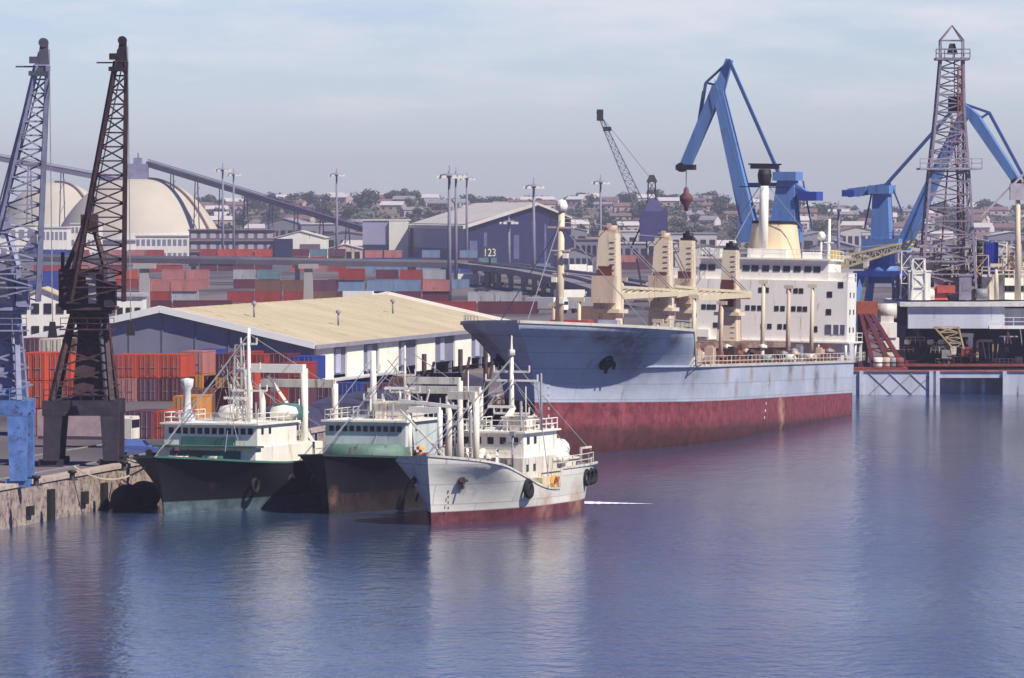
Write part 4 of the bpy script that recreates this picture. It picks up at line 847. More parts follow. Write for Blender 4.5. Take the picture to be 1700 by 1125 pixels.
tB, PB = luffing('bright blue luffing crane with long boom passing behind the lattice derrick', 762, 1466, dict(
    house=((1440, 420), (1500, 396)), tower=((1465, 470), (1464, 318), 3.4, 2.2), boom=((1497, 412), (1596, 190), 1.9, 1.3),
    fly=[((1588, 172), (1616, 200), .9, 1.5), ((1612, 196), (1680, 302), 1.5, 1.1)],
    ties=[((1590, 172), (1634, 188), .35), ((1634, 188), (1692, 300), .4), ((1634, 188), (1616, 200), .3), ((1478, 308), (1495, 352), .2)],
    ties2=[((1468, 312), (1590, 172), .42), ((1450, 318), (1438, 380), .2)], cw=[((1478, 310), (1430, 318), .7, .7), ((1440, 316), (1410, 320), .9, 1.0), ((1404, 315), (1424, 326))], tip=(1682, 304)), -1)
def misc_cranes():
    t = thing('crawler_crane', 'distant dark lattice crane with slender boom leaning left of the blue crane', 'crane', (X(1082, 1250), 1250, 3)); d = 1250; s_ = F/d
    P = lambda px, py, y=0: Vector(((px-1082)/s_, y, Z(py, d)-3))
    gm = mat('lattice_grey', (.16,.17,.22), .6, .2, .5)
    s = MB(); s.lattice(P(1064, 345), P(993, 186), 1.3, .9, .35, .35, 14, .22, .12); b_ = s.build('boom', gm, t)
    s = MB(); s.box(P(1008, 214), (1.9,1.2,1.0)); s.build('block', black, b_)
    s = MB(); s.box(P(996, 191), (1.5,1.2,2.6)); s.build('boom_head', black, b_)
    s = MB(); s.lattice(P(1082, 440), P(1082, 300), 1.3, 1.3, .8, .8, 9, .28, .14); s.build('mast', darkc2, t)
    s = MB(); s.frust((0,0), 1.3, 1.2, .5, .5, P(0,302).z, P(0,290).z); s.build('mast_head', black, t)
    s = MB(); s.b2(-2.8,3.6,-2,2,P(0,400).z,P(0,350).z); s.frust((.4,0),2.2,2,1,1,P(0,350).z,P(0,330).z); s.build('machinery_house', mat('navy_house', (.06,.06,.16), .6, .2, 1), t)
    s = MB(); s.b2(-3,3,-3,3,0,1.6); s.b2(-4,-2.6,-4,4,0,1.2); s.b2(2.6,4,-4,4,0,1.2); s.bar((-2,-1,1.6),(-3.5,-1,10),.5); s.build('undercarriage', darksteel, t)
    for y in (-.5, .5): s = MB(); s.bar(P(994, 188, y), P(1080, 296, y), .12); s.build('stay_cable', steel, t)
    s = MB(); s.bar(P(1075, 352), P(1046, 414), .4); s.build('strut', darksteel, t)
    # yellow boom crane lying level behind the ship
    d = 722; s_ = F/d; t = thing('pedestal_crane', 'pedestal crane with yellow cab and long nearly level tan lattice boom', 'crane', (X(1382, d), d, 3))
    P = lambda px, py, y=0: Vector(((px-1382)/s_, y, Z(py, d)-3))
    ym = mat('crane_yellow', (.58,.40,.08), .55, .2, 1, rust=.15); tm = mat('boom_tan', (.40,.33,.20), .6, .25, 1, rust=.25)
    s = MB(); s.tube((0,0,0), P(1382, 446), 1.0, .9, n=16); s.build('pedestal', tm, t)
    s = MB(); a = P(1371, 445); b = P(1393, 415); s.frust((.1,0), 1.0, 1.2, .7, .9, a.z, b.z); s.b2(.3,1.3,-1.3,-.6,a.z+.2,a.z+1.5); s.build('crane_cab', ym, t)
    s = MB(); s.lattice(P(1394, 436), P(1522, 402), .8, .8, .35, .3, 13, .3, .13, u=(0,1,0), v=(0,0,1)); s.build('boom', tm, t)
    s = MB(); s.bar(P(1386, 414), P(1515, 402), .12); s.build('luffing_cable', steel, t)
    s = MB(); s.box(P(1520, 404), (1.4,.8,.8)); s.build('boom_head', white, t)
misc_cranes()
# ------------------------------------------------------------------ drilling rig at the right
def rig():
    d = 716; s_ = F/d; cx = 1590
    t = thing('drilling_rig', 'drilling rig with tall lattice derrick on a pale deck above dark legs, far right', 'drilling rig', (X(cx, d), d, 0))
    P = lambda px, py, y=0: Vector(((px-cx)/s_, y, Z(py, d)))
    x = lambda px: (px-cx)/s_; z = lambda py: Z(py, d)
    hullm = mat('rig_hull_grey', (.52,.55,.62), .65, .15, .4, rust=.1, streak=1)
    s = MB(); s.b2(x(1508), x(1668), 0, 30, z(545), z(509)); s.b2(x(1668), x(1790), 1.5, 30, z(545), z(512)); o = s.build('deck_box', hullm, t)
    s = MB(); s.b2(x(1494), x(1800), -.6, 31, z(508.5), z(501)); s.build('main_deck', mat('deck_edge_white', (.62,.60,.58), .7, .15, 1, rust=.15), t)
    s = MB(); s.b2(x(1640), x(1800), -2.4, -.61, z(545), z(540)); s.rail([(x(1640),-2.3,z(540)),(x(1800),-2.3,z(540))],1.1,.08,1.5); s.build('side_gallery', white, t)
    dk = mat('rig_dark', (.03,.03,.07), .7, .3, .6)
    s = MB(); s.b2(x(1494), x(1800), 12, 30, 3.5, z(545.5)); s.build('lower_pontoon', dk, t)
    s = MB(); s.b2(x(1482), x(1506), 2, 10, 3.5, z(510)); s.b2(x(1478), x(1509), 1.5, 10.5, z(545), z(540)); s.build('side_tower', dk, t)
    for i, px in enumerate((1520, 1590, 1660, 1730)):
        s = MB(); s.tube((x(px), 5, 3.2), (x(px), 5, z(545.5)), 1.3, n=16); s.build('column', dk, t)
    for i, (p, q) in enumerate((((1520, 605), (1588, 550)), ((1592, 550), (1658, 605)), ((1545, 605), (1545, 560)))):
        s = MB(); a, b = P(*p), P(*q); a.y = b.y = 4; s.bar(a, b, .6); s.build('brace', dk, t)
    for px in (1508, 1547, 1565, 1583, 1612):  # white bodies stand in for the lights under the dark deck
        s = MB(); a = P(px, 568); s.lathe([(0,-.35),(.4,-.3),(.45,0),(.4,.3),(0,.35)], n=10); s.bar((0,0,0),(0,1.2,0),.15); o = s.build('light_dot', white, t, loc=(a.x, 2.2, a.z))
    s = MB(); a = P(1606, 566); s.b2(a.x-.6,a.x+1.0,1.8,2.2,a.z+.5,a.z+1.0); s.b2(a.x+.3,a.x+.9,1.8,2.2,a.z-1.3,a.z+.5); s.build('white_bracket', white, t)
    s = MB(); s.path([P(1625, 600, 2)+Vector((0,0,0)), P(1625, 566, 2), P(1650, 566, 2)], .35); s.build('pipe_loop', nettan, t)
    s = MB(); s.lattice(P(1590, 578, -1.2), P(1570, 542, -1.2), .7, .3, 1.6, .3, 4, .2, .12); s.build('gangway', nettan, t)
    s = MB(); s.b2(x(1500), x(1780), -1.0, 3, 3.5, 3.8); s.build('pontoon_edge', rustred, t)
    random.seed(33)
    for i in range(26):
        px = random.uniform(1500, 1700); py = random.uniform(555, 608); a = P(px, py); s = MB(); k = i % 4
        if k == 0: s.tube((-random.uniform(.5,2),0,0),(random.uniform(.5,2),0,0),.12,n=6); s.tube((0,0,0),(0,0,-1),.1,n=6); nm = 'pipe'
        elif k == 1: s.box((0,0,0),(random.uniform(.5,1.6),.7,random.uniform(.4,1.2))); s.box((0,-.36,.1),(.3,.05,.3)); nm = 'machinery_box'
        elif k == 2: s.bar((0,0,-1.2),(random.uniform(-1,1),0,1.2),.14); s.bar((.5,0,-1.2),(random.uniform(-1,1),0,1.2),.1); nm = 'strut'
        else: s.rail([(-1.2,0,-.4),(1.2,0,-.4)],.8,.07,.6); nm = 'railing'
        s.build(nm, random.choice([steel, greysteel, brown, dirtywhite, rustred, nettan]), t, loc=(a.x, random.uniform(0, 1.6) if a.x > 0 else 1.5, a.z))
    # derrick
    pur = mat('derrick_grey', (.23,.20,.26), .6, .25, 1, rust=.1, rcol=(.16,.05,.05)); redl = mat('derrick_red', (.22,.10,.10), .7, .3, 1, rust=.2)
    sx_ = x(1584)
    dz = [z(500), z(300), z(185), z(96)]; hw = [3.7, 2.65, 1.85, 1.5]; cx_ = [x(1578), x(1580), x(1582), x(1585)]
    dr = MB(); ns = (9, 7, 6)
    for i in range(3): dr.lattice((cx_[i], 6, dz[i]), (cx_[i+1], 6, dz[i+1]), hw[i], hw[i], hw[i+1], hw[i+1], ns[i], .3, .17)
    der = dr.build('derrick', pur, t)
    s = MB(); s.lattice((x(1600), 4.4, z(500)), (x(1598), 4.4, z(110)), .45, .3, .3, .3, 40, .16, .09); s.build('ladder_cage', redl, der)
    s = MB(); s.b2(cx_[1]-4.0, cx_[1]+4.2, 2.6, 9.4, z(281), z(278)); s.rail([(cx_[1]-4,2.6,z(278)),(cx_[1]+4.2,2.6,z(278))],1.2,.12,1.2); s.build('monkey_board', mat('pale_grid', (.36,.33,.38), .7, .2, 1), der)
    s = MB(); s.b2(cx_[3]-2.2, cx_[3]+2.3, 4.0, 8.0, z(98), z(94)); s.rail([(cx_[3]-2.2,4,z(94)),(cx_[3]+2.3,4,z(94))],1.1,.14,1); s.build('crown_platform', pur, der)
    s = MB(); s.lattice((cx_[3], 6, z(94)), (cx_[3], 6, z(65)), 1.5, 1.5, 1.5, 1.5, 2, .18, .12, diag=False); 
    for a in (-1.5, 1.5):
        for b in (4.5, 7.5): s.bar((cx_[3]+a, b, z(65)), (cx_[3]+.1, 6, z(40)), .16)
    s.build('crown_frame', pur, der)
    s = MB(); s.frust((cx_[3]+.1, 6), .7, .7, .35, .35, z(88), z(70)); s.build('crown_block', black, der)
    s = MB(); s.box((x(1590), 6, z(172)), (1.6,1.2,2.2)); s.bar((x(1590), 6, z(88)), (x(1590), 6, z(172)), .12); s.build('travelling_block', darksteel, der)
    s = MB(); 
    for px, py in ((1560, 420), (1610, 420)): s.tube((x(px), 3.4, z(498)), (x(1584), 4.2, z(190)), .12, n=6)
    s.build('guy_line', redl, der)
    # deck equipment
    random.seed(21)
    for i in range(64):
        px = random.uniform(1498, 1702); h = random.uniform(1.2, 4.6); w = random.uniform(1, 3); s = MB()
        if i % 3 == 0: s.box((0,0,h/2), (w, 2.4, h)); s.box((0,0,h+.08), (w+.3, 2.6, .16)); s.box((0,-1.22,h*.55),(w*.5,.06,h*.3)); nm = 'deck_cabin'
        elif i % 3 == 1: s.lattice((0,0,0),(0,0,h*1.7),.9,.9,.8,.8,3,.14,.09); nm = 'lattice_frame'
        else: s.tube((-w/2,0,.8),(w/2,0,.8),.7,n=12); s.box((0,0,.2),(w,.9,.4)); s.tube((0,0,.8),(0,0,h),.15,n=6); nm = 'tank'
        s.build(nm, random.choice([pinkcream, dirtywhite, rustred, steel, pur, white, brown]), t, loc=(x(px), random.uniform(1, 18), z(498)))
    s = MB(); a = P(1560, 490, 3); s.frust((a.x, 3), 1.3,1.2,.6,.6, z(498), z(476)); s.box((a.x+1, 2, z(480)), (2.4,1,1.0)); s.build('red_winch', mat('winch_red', (.42,.08,.06), .6, .2, 1), t)
    for lv, (py0, py1) in enumerate(((470, 462), (440, 434), (412, 407))):
        s = MB(); s.b2(x(1530), x(1625), 4, 14, z(py0), z(py1)+.0); s.rail([(x(1530),4,z(py1)),(x(1625),4,z(py1))],1.2,.1,1.4)
        for px in (1534, 1560, 1600, 1620): s.bar((x(px), 4.4, z(py0)-2.2), (x(px), 4.4, z(py0)), .25)
        s.build('substructure_floor', mat('floor_pink', (.42,.34,.33), .7, .3, 1, rust=.3), t)
    s = MB(); s.b2(x(1539), x(1700), 16, 22, z(498), z(440)); s.b2(x(1560),x(1690),15.6,22,z(470),z(468)); s.build('quarters', dirtywhite, t)
    for i in range(14): s = MB(); s.b2(-.35,.35,-.06,.02,-.35,.35); s.build('window', glassm, t, loc=(x(1546+i*11), 15.98, z(455+ (i%2)*24)))
    # blue ribbed tower and white masts at far right
    s = MB(); a = P(1640, 455); b = P(1662, 402); s.b2(a.x, b.x, 4, 7, a.z, b.z)
    for i in range(6): s.b2(a.x+.1+i*.28, a.x+.2+i*.28, 3.9, 4, a.z+.1, b.z-.1)
    s.build('blue_tower', mat('royal_blue', (.03,.05,.36), .5, .1, 1), t)
    for i in range(5): s = MB(); s.lathe([(0,-.4),(.4,-.35),(.4,.35),(0,.4)],n=8); s.build('cable_reel', black, t, loc=(a.x-.7, 4.6, a.z+.6+i*.85))
    s = MB(); s.b2(x(1634), x(1672), 3.4, 7.6, z(498), z(456)); s.rail([(x(1634),3.4,z(456)),(x(1672),3.4,z(456))],1,.1,1); s.build('tower_base', dirtywhite, t)
    for px, t_, w in ((1656, 440, .3), (1692, 322, .45), (1708, 300, .5)):
        s = MB(); s.tube((x(px), 2.0, z(498)), (x(px), 2.0, z(t_)), w, w*.7, n=10); s.box((x(px),2,z(t_)),(1.6,.8,.4)); s.build('kingpost', cream, t)
    s = MB(); s.lattice((x(1760), 2, z(230)), (x(1632), 2, z(358)), .5,.5,.3,.3, 16, .22, .12, u=(.7,0,.7), v=(0,1,0)); s.box((x(1690), 2, z(318)), (1.8,1.2,2.2)); s.build('crane_boom', mat('boom_grey', (.42,.38,.40), .6, .2, 1), t)
    s = MB(); s.b2(x(1655), x(1780), 6, 14, z(498), z(462)); s.rail([(x(1655),6,z(462)),(x(1780),6,z(462))],1,.1,1.3); s.build('white_deckhouse', white, t)
    for i in range(6): s = MB(); s.b2(-.4,.4,-.06,.02,-.4,.4); s.build('window', glassm, t, loc=(x(1664+i*8), 5.98, z(480)))
    # red lattice loading leg and white machinery between ship stern and rig
    t2 = thing('loading_tower', 'dark red braced lattice tower leaning right, between ship stern and rig', 'tower', (X(1440, 713), 713, 3.5)); s_2 = F/713
    Q = lambda px, py, y=0: Vector(((px-1440)/s_2, y, Z(py, 713)-3.5))
    rm = mat('dark_red_frame', (.17,.04,.05), .7, .3, 1, rust=.2)
    s = MB(); s.b2(Q(1422,0).x, Q(1456,0).x, -1.5, 1.5, Q(0,521).z, Q(0,500).z); s.build('red_hopper', mat('hopper_orange', (.34,.08,.04), .7, .3, 1, rust=.2), t2)
    for (p, q) in (((1428, 520), (1450, 607)), ((1446, 520), (1500, 607)), ((1436, 520), (1478, 607))):
        for y in (-1.4, 1.4): s = MB(); s.bar(Q(*p, y), Q(*q, y), .5); s.build('leg', rm, t2)
    for i in range(5):
        a = (i+1)/6; s = MB(); l = Vector(Q(1428,520)).lerp(Q(1450,607), a); r_ = Vector(Q(1446,520)).lerp(Q(1500,607), a); s.bar(l-Vector((0,1.4,0)), r_-Vector((0,1.4,0)), .22); s.bar(l+Vector((0,-1.4,0)), r_+Vector((-.5,-1.4,-1.0)), .18); s.build('brace', rm, t2)
    s = MB(); s.b2(Q(1424,0).x, Q(1440,0).x, -1, 1, 0, Q(0,521).z); s.build('core', mat('maroon_core', (.09,.025,.03), .8, .3, 1), t2)
    t3 = thing('white_winch_house', 'stepped white machinery house beside the dark red lattice tower', 'machinery house', (X(1472, 716), 716, 3.5)); 
    W = lambda px, py: Vector(((px-1472)/(F/716), 0, Z(py, 716)-3.5))
    s = MB(); s.b2(W(1458,0).x, W(1488,0).x, -1.2, 2, W(0,560).z, W(0,535).z); s.b2(W(1466,0).x, W(1492,0).x, -1.0, 2, W(0,580).z, W(0,560.2).z-.02); s.b2(W(1470,0).x, W(1486,0).x, -.8, 2, 0, W(0,580.2).z-.02); s.build('housing', white, t3)
    s = MB(); s.tube(W(1472, 516)+Vector((-1.2,0,0)), W(1472, 516)+Vector((1.3,0,0)), 1.0, n=16); s.b2(-.8,.9,-.8,.8,W(0,535).z,W(0,524).z); s.build('drum', dirtywhite, t3)
    for i, (px, py, c) in enumerate(((1458, 590, white), (1472, 596, pinkcream), (1482, 602, steel), (1492, 598, rustred))):
        t4 = thing('deck_bollard_drum', ('white', 'cream', 'grey', 'rust red')[i]+' drum standing on the far quay beside the red tower', 'drum', (X(px, 711), 711, 3.5)); s = MB(); s.lathe([(0,0),(.6,0),(.7,.2),(.7,1.2),(.5,1.3),(0,1.3)], n=12); s.build('drum_body', c, t4); s = MB(); s.lathe([(.72,.55),(.76,.6),(.72,.7)], n=12); s.build('drum_band', black, t4)
rig()
# ------------------------------------------------------------------ containers
CC = {'red': (.30,.045,.035), 'orange red': (.46,.075,.04), 'maroon': (.12,.03,.045), 'dark blue': (.03,.06,.28), 'steel blue': (.17,.24,.36), 'grey': (.36,.36,.38),
      'teal': (.12,.22,.25), 'white': (.66,.64,.60), 'brown': (.18,.09,.06), 'orange': (.55,.24,.05), 'faded pink': (.42,.17,.15), 'purple brown': (.12,.05,.08), 'cream': (.58,.54,.42)}
CM = {k: mat('container_'+k.replace(' ', '_'), v, .6, .22, .5, rust=.14, streak=.6) for k, v in CC.items()}
CACHE = {}
def cont_mesh(L, det):
    """long axis along local y, origin at base centre; front end at -y"""
    s = MB(); W, H = 2.44, 2.55
    if det:
        n = int(L/.28); xs = []
        s.b2(-W/2+.05, W/2-.05, -L/2+.06, L/2-.06, .12, H-.05)
        for i in range(n):
            y = -L/2+.2+i*(L-.4)/n
            if i % 2 == 0:
                s.b2(-W/2+.02, -W/2+.05, y, y+.2, .16, H-.12); s.b2(W/2-.05, W/2-.02, y, y+.2, .16, H-.12)
        for i in range(9): s.b2(-W/2+.1, W/2-.1, -L/2+.3+i*(L-.6)/9, -L/2+.3+i*(L-.6)/9+.3, H-.05, H-.015)
    else:
        s.b2(-W/2+.05, W/2-.05, -L/2+.05, L/2-.05, .1, H-.05)
        n = int(L/.6)
        for i in range(n):
            y = -L/2+.3+i*(L-.6)/n
            for sx_ in (-1, 1): s.b2(sx_*(W/2-.05), sx_*(W/2-.01), y, y+.28, .16, H-.14)
    for x in (-1, 1):
        for y in (-1, 1): s.b2(x*W/2, x*(W/2-.14), y*L/2, y*(L/2-.16), 0, H)
    for x in (-1, 1):
        s.b2(x*(W/2-.001), x*(W/2-.11), -L/2+.16, L/2-.16, .01, .15); s.b2(x*(W/2-.001), x*(W/2-.11), -L/2+.16, L/2-.16, H-.12, H-.002)
    for y in (-1, 1):
        s.b2(-W/2+.14, W/2-.14, y*(L/2-.001), y*(L/2-.11), .01, .15); s.b2(-W/2+.14, W/2-.14, y*(L/2-.001), y*(L/2-.11), H-.12, H-.002)
    return s
def container(col, loc, rz, L, label, group, det=False):
    key = (col, L, det)
    if key in CACHE: return copy_tree(CACHE[key], loc, rz, label, group)
    o = cont_mesh(L, det).build('container', CM[col], None, label, loc); o.rotation_euler.z = rz; tag(o, label, 'container', group)
    if det:
        for sx_ in (-1, 1):
            s = MB(); s.b2(sx_*.03, sx_*1.07, -L/2+.01, -L/2+.06, .16, 2.42)
            for i in range(3): s.b2(sx_*(.10+i*.31), sx_*(.38+i*.31), -L/2-.015, -L/2+.01, .2, 2.38)
            d = s.build('door', CM[col], o); s = MB()
            for xx in (.35, .8): s.bar((sx_*xx, -L/2-.04, .1), (sx_*xx, -L/2-.04, 2.45), .05)
            s.bar((sx_*.2, -L/2-.05, 1.1), (sx_*.9, -L/2-.05, 1.1), .05); s.build('lock_rod', steel, d)
    CACHE[key] = o; return o
ORD = ['leftmost','second from left','third from left','fourth from left','fifth from left','sixth from left','seventh from left','eighth from left','ninth from left','tenth from left','eleventh from left','twelfth from left','thirteenth from left','fourteenth from left','fifteenth from left','sixteenth from left','seventeenth from left','eighteenth from left','nineteenth from left','twentieth from left','twenty first from left','twenty second from left','twenty third from left','twenty fourth from left','twenty fifth from left','twenty sixth from left','twenty seventh from left','twenty eighth from left','twenty ninth from left','thirtieth from left']
TI = ['bottom tier','second tier','third tier','top tier']
AZ = -R(11.5)
def near():
    G = 'containers stacked behind the quay cranes'
    cols = [  # px, d, colours bottom to top, where
        (52, 505, ['red','orange red','orange red'], 'stack at the left edge beside the blue legged crane'),
        (97, 506, ['red','red','orange red'], 'stack between the two quay cranes, nearest row'),
        (140, 530, ['faded pink'], 'on the ground seen between the legs of the dark crane'),
        (44, 562, ['maroon','maroon','purple brown'], 'left rear stack behind the orange red ones'),
        (82, 562, ['maroon','red','cream'], 'middle rear stack behind the orange red ones'),
        (120, 562, ['maroon','maroon','brown'], 'right rear stack behind the orange red ones'),
        (229, 499, ['purple brown'], 'front row just right of the dark crane'),
        (274, 499.5, ['orange red'], 'front row above the black trawler stern wheelhouse'),
        (306, 540, ['orange'], 'short orange row behind the radar pedestal'),
        (207, 598, ['faded pink','orange red'], 'first column right of the dark crane pylon'),
        (244.5, 598, ['purple brown','orange red'], 'second column right of the dark crane pylon'),
        (282, 598, ['maroon','orange red'], 'third column right of the dark crane pylon'),
        (318, 612, ['orange','faded pink'], 'column left of the blue topped one'),
        (355, 606, ['maroon'], 'beneath the gap beside the orange one'),
        (336, 618, ['maroon','dark blue'], 'column with the lone blue top'),
        (375, 600, ['orange','maroon'], 'column behind the lattice mast of the black trawler'),
        (398, 610, ['brown','red'], 'stack behind the white gantry, left'),
        (421, 598, ['faded pink','red'], 'stack behind the white gantry, middle'),
        (459, 600, ['red','maroon'], 'stack behind the white gantry, right'),
        (330, 560, ['brown'], 'low row behind the black trawler wheelhouse, first'), (366, 562, ['red'], 'low row behind the black trawler wheelhouse, second'), (404, 560, ['maroon','orange red'], 'pile behind the black trawler boat deck, left'), (443, 562, ['red','maroon'], 'pile behind the black trawler boat deck, right'), (484, 566, ['purple brown','red'], 'pile between the two dark trawlers'),
        (500, 590, ['purple brown','dark blue'], 'at the left corner of the cream roofed warehouse'),
        (540, 580, ['purple brown'], 'before the warehouse doors, left'), (580, 580, ['dark blue'], 'before the warehouse doors, middle'), (622, 578, ['purple brown'], 'before the warehouse doors, right'),
        (664, 600, ['brown'], 'under the warehouse wall behind the white trawler'), (704, 604, ['dark blue'], 'under the warehouse wall near the carrier bow'),
    ]
    for px, d, cs, wh in cols:
        for i, c in enumerate(cs):
            p = (X(px, d)+.62, d+3.03, 3.01+i*2.6)
            container(c, p, AZ+R(random.uniform(-.6,.6)), 6.06, (c+' container, '+(TI[i]+', ' if len(cs) > 1 else '')+wh), G, True)
near()
def yard():
    def row(px0, px1, by, tiers, L, desc, pal, G, p_skip=.06, drop=.3):
        d = 189000/(by-350); s_ = F/d; w = (L+.35)*s_; n = int((px1-px0)/w)
        for t in range(tiers):
            k = 0; run = (None, 0)
            for i in range(n):
                if t == 0: hgt[i] = tiers-((random.choice((1, 1, 2)) if tiers > 2 else 1) if random.random() < drop else 0) if random.random() > p_skip else 0
                if hgt[i] <= t: continue
                c = run[0] if run[1] > 0 else random.choice(pal); run = (c, run[1]-1 if run[1] > 0 else random.choice((0, 0, 1, 2)))
                container(c, (X(px0+w*(i+.5), d)+random.uniform(-.12,.12), d+1.3+random.uniform(-.3,.3), 3.01+2.6*t), math.pi/2+(math.pi if random.random() < .5 else 0), L, f'{c} container, {TI[t] if tiers > 1 else "single"}, {ORD[k]}, {desc}'.replace('single, ', ''), G); k += 1
    global hgt; hgt = {}
    A = ['red','red','red','orange red','orange red','maroon','maroon','maroon','dark blue','steel blue','steel blue','grey','grey','teal','faded pink','purple brown','faded pink','orange','brown','white']
    B = ['maroon','maroon','red','red','faded pink','dark blue','purple brown','orange red','teal','brown']
    row(185, 460, 519, 1, 12.19, 'long row just above the warehouse roof', ['red','red','maroon','dark blue'], 'long containers behind the warehouse', 0, 0)
    row(190, 765, 502, 3, 6.06, 'yard row nearest the warehouse roof', A, 'containers in the middle yard', .12, .9)
    row(30, 130, 482, 2, 6.06, 'small yard left of the dark crane', ['red','maroon','steel blue','faded pink','dark blue'], 'containers in the left yard', 0)
    row(190, 790, 479, 2, 6.06, 'row under the viaduct', A, 'containers under the viaduct', .05, .4)
    row(55, 320, 452, 3, 6.06, 'left far row above the viaduct', B, 'containers in the far yard', .03, .12)
    row(330, 600, 450, 3, 6.06, 'middle far row above the viaduct', B, 'containers in the far yard', .02, .12)
    row(605, 830, 453, 3, 6.06, 'right far row before the big shed', ['maroon','dark blue','teal','steel blue','red','purple brown','faded pink'], 'containers before the big shed', .02)
    row(690, 900, 521, 1, 12.19, 'long row behind the carrier bow', ['maroon','red','maroon'], 'long containers by the bow', 0, 0)
    row(775, 915, 503, 2, 6.06, 'row between warehouse ridge and carrier foremast', A, 'containers right of the middle yard', .1)
    row(885, 1000, 449, 1, 6.06, 'short row right of the number board', ['faded pink','maroon','white','steel blue'], 'containers right of the number board', .1)
    row(1030, 1130, 447, 2, 6.06, 'row seen between the deck crane towers', ['faded pink','red','maroon'], 'containers between the deck cranes', .1)
    row(960, 1110, 530, 1, 6.06, 'row just over the forecastle', ['red','maroon','faded pink','brown'], 'containers over the forecastle', .1)
yard()
# ------------------------------------------------------------------ warehouse and other port buildings
roofcream = mat('roof_cream', (.50,.42,.28), .75, .13, .12, rust=.06, streak=0)
lilac = mat('lilac_cladding', (.20,.205,.28), .7, .15, .3)
def warehouse():
    ux, uy = .208, .978; A = Vector((X(515, 630), 630)); W = 35.9; L = 114; ze, zr = 8.5, 12.5
    rz = math.atan2(uy, ux)-math.pi/2
    t = thing('warehouse', 'long warehouse with cream roof and white and grey doors behind the trawlers', 'warehouse', (A.x, A.y, 3), rz)
    # local: x = across (negative to the left), y = along
    e = ze-3; r_ = zr-3
    s = MB(); s.prism([(-W, 0), (-W, e), (-W/2, r_), (0, e), (0, 0)], 0, .4); s.build('gable_wall', lilac, t)
    s = MB(); s.prism([(-W, 0), (-W, e), (-W/2, r_), (0, e), (0, 0)], L-.4, L); s.build('gable_wall', lilac, t)
    s = MB()
    for i in range(9): s.b2(-W+2+i*4, -W+2.15+i*4, -.08, 0, 0, e+ (min(i*4+2, W-i*4-2))*(r_-e)/(W/2)-.3)
    s.build('cladding_rib', mat('rib', (.16,.165,.23), .7), t)
    s = MB(); s.b2(-.3, 0, .4, L-.4, 1.6, e-.01); s.build('side_wall', lilac, t)
    s = MB(); s.b2(-W, -W+.3, .4, L-.4, 0, e-.01); s.build('side_wall', lilac, t)
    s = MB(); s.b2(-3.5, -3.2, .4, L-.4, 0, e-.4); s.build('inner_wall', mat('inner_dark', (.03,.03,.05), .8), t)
    for i in range(13): s = MB(); s.b2(-.35, -.02, i*9.2+1, i*9.2+1.6, 0, 1.6); s.build('pillar', lilac, t)
    # roof with corrugation
    s = MB(); ov = .7
    for sg in (0, 1):
        x0, x1 = (0+ov, -W/2) if sg == 0 else (-W-ov, -W/2); z0 = e-ov*(r_-e)/(W/2)
        n = 60
        for i in range(n):
            y0 = -.5+(L+1)*i/n; y1 = -.5+(L+1)*(i+1)/n; dz = .02 if i % 2 else 0
            s.add([(x0,y0,z0+.05+dz),(x0,y1,z0+.05+dz),(x1,y1,r_+.05+dz),(x1,y0,r_+.05+dz),(x0,y0,z0-.1),(x0,y1,z0-.1),(x1,y1,r_-.1),(x1,y0,r_-.1)], [(0,1,2,3),(7,6,5,4),(0,4,5,1),(0,3,7,4),(1,5,6,2)] if sg == 0 else [(3,2,1,0),(4,5,6,7),(1,5,4,0),(4,7,3,0),(2,6,5,1)])
    s.build('roof', roofcream, t)
    for y in (-.62, L+.5):
        s = MB(); s.bar((ov, y, e-.1), (-W/2, y, r_+.05), .3, .8); s.bar((-W-ov, y, e-.1), (-W/2, y, r_+.05), .3, .8); s.build('barge_board', mat('bright_white', (.9,.89,.84), .5, .04, 1), t)
    s = MB(); s.b2(.66, .86, -.5, L+.5, e-.55, e-.08); s.build('gutter', mat('gutter_grey', (.28,.27,.33), .6), t)
    dm = [(1.5, 9, 1), (17, 8.5, 1), (33.5, 10.5, 1), (54, 10.5, 1), (76, 10, 1), (96, 10, 1)]
    for y, w, _ in dm:
        s = MB(); s.b2(.02, .22, y, y+w, .8, e-.62)
        for i in range(int(w/1.2)): s.b2(.22, .26, y+i*1.2, y+i*1.2+.12, 1.25, e-.8)
        s.build('sliding_door', mat('door_cream', (.84,.82,.70), .6, .06, .5), t)
    for y in (12, 28, 46, 68, 89): s = MB(); s.b2(.02, .12, y, y+2.4, 1.8, e-.8); s.build('translucent_panel', mat('pale_panel', (.45,.47,.56), .6, .1, 1), t)
    s = MB(); s.b2(.0, 2.2, 2, 40, 1.1, 1.25); s.build('canopy', mat('canopy_grey', (.45,.45,.48), .7), t)
    for y, xx in ((38, -6), (80, -9), (20, -12)):
        s = MB(); zz = e+(-xx)*(r_-e)/(W/2); s.tube((0,0,0),(0,0,1.5),.12,n=6); s.lathe([(.3,1.5),(.35,1.8),(0,2.0)],n=8); s.build('roof_vent', steel, t, loc=(xx, y, zz+.05))
warehouse()
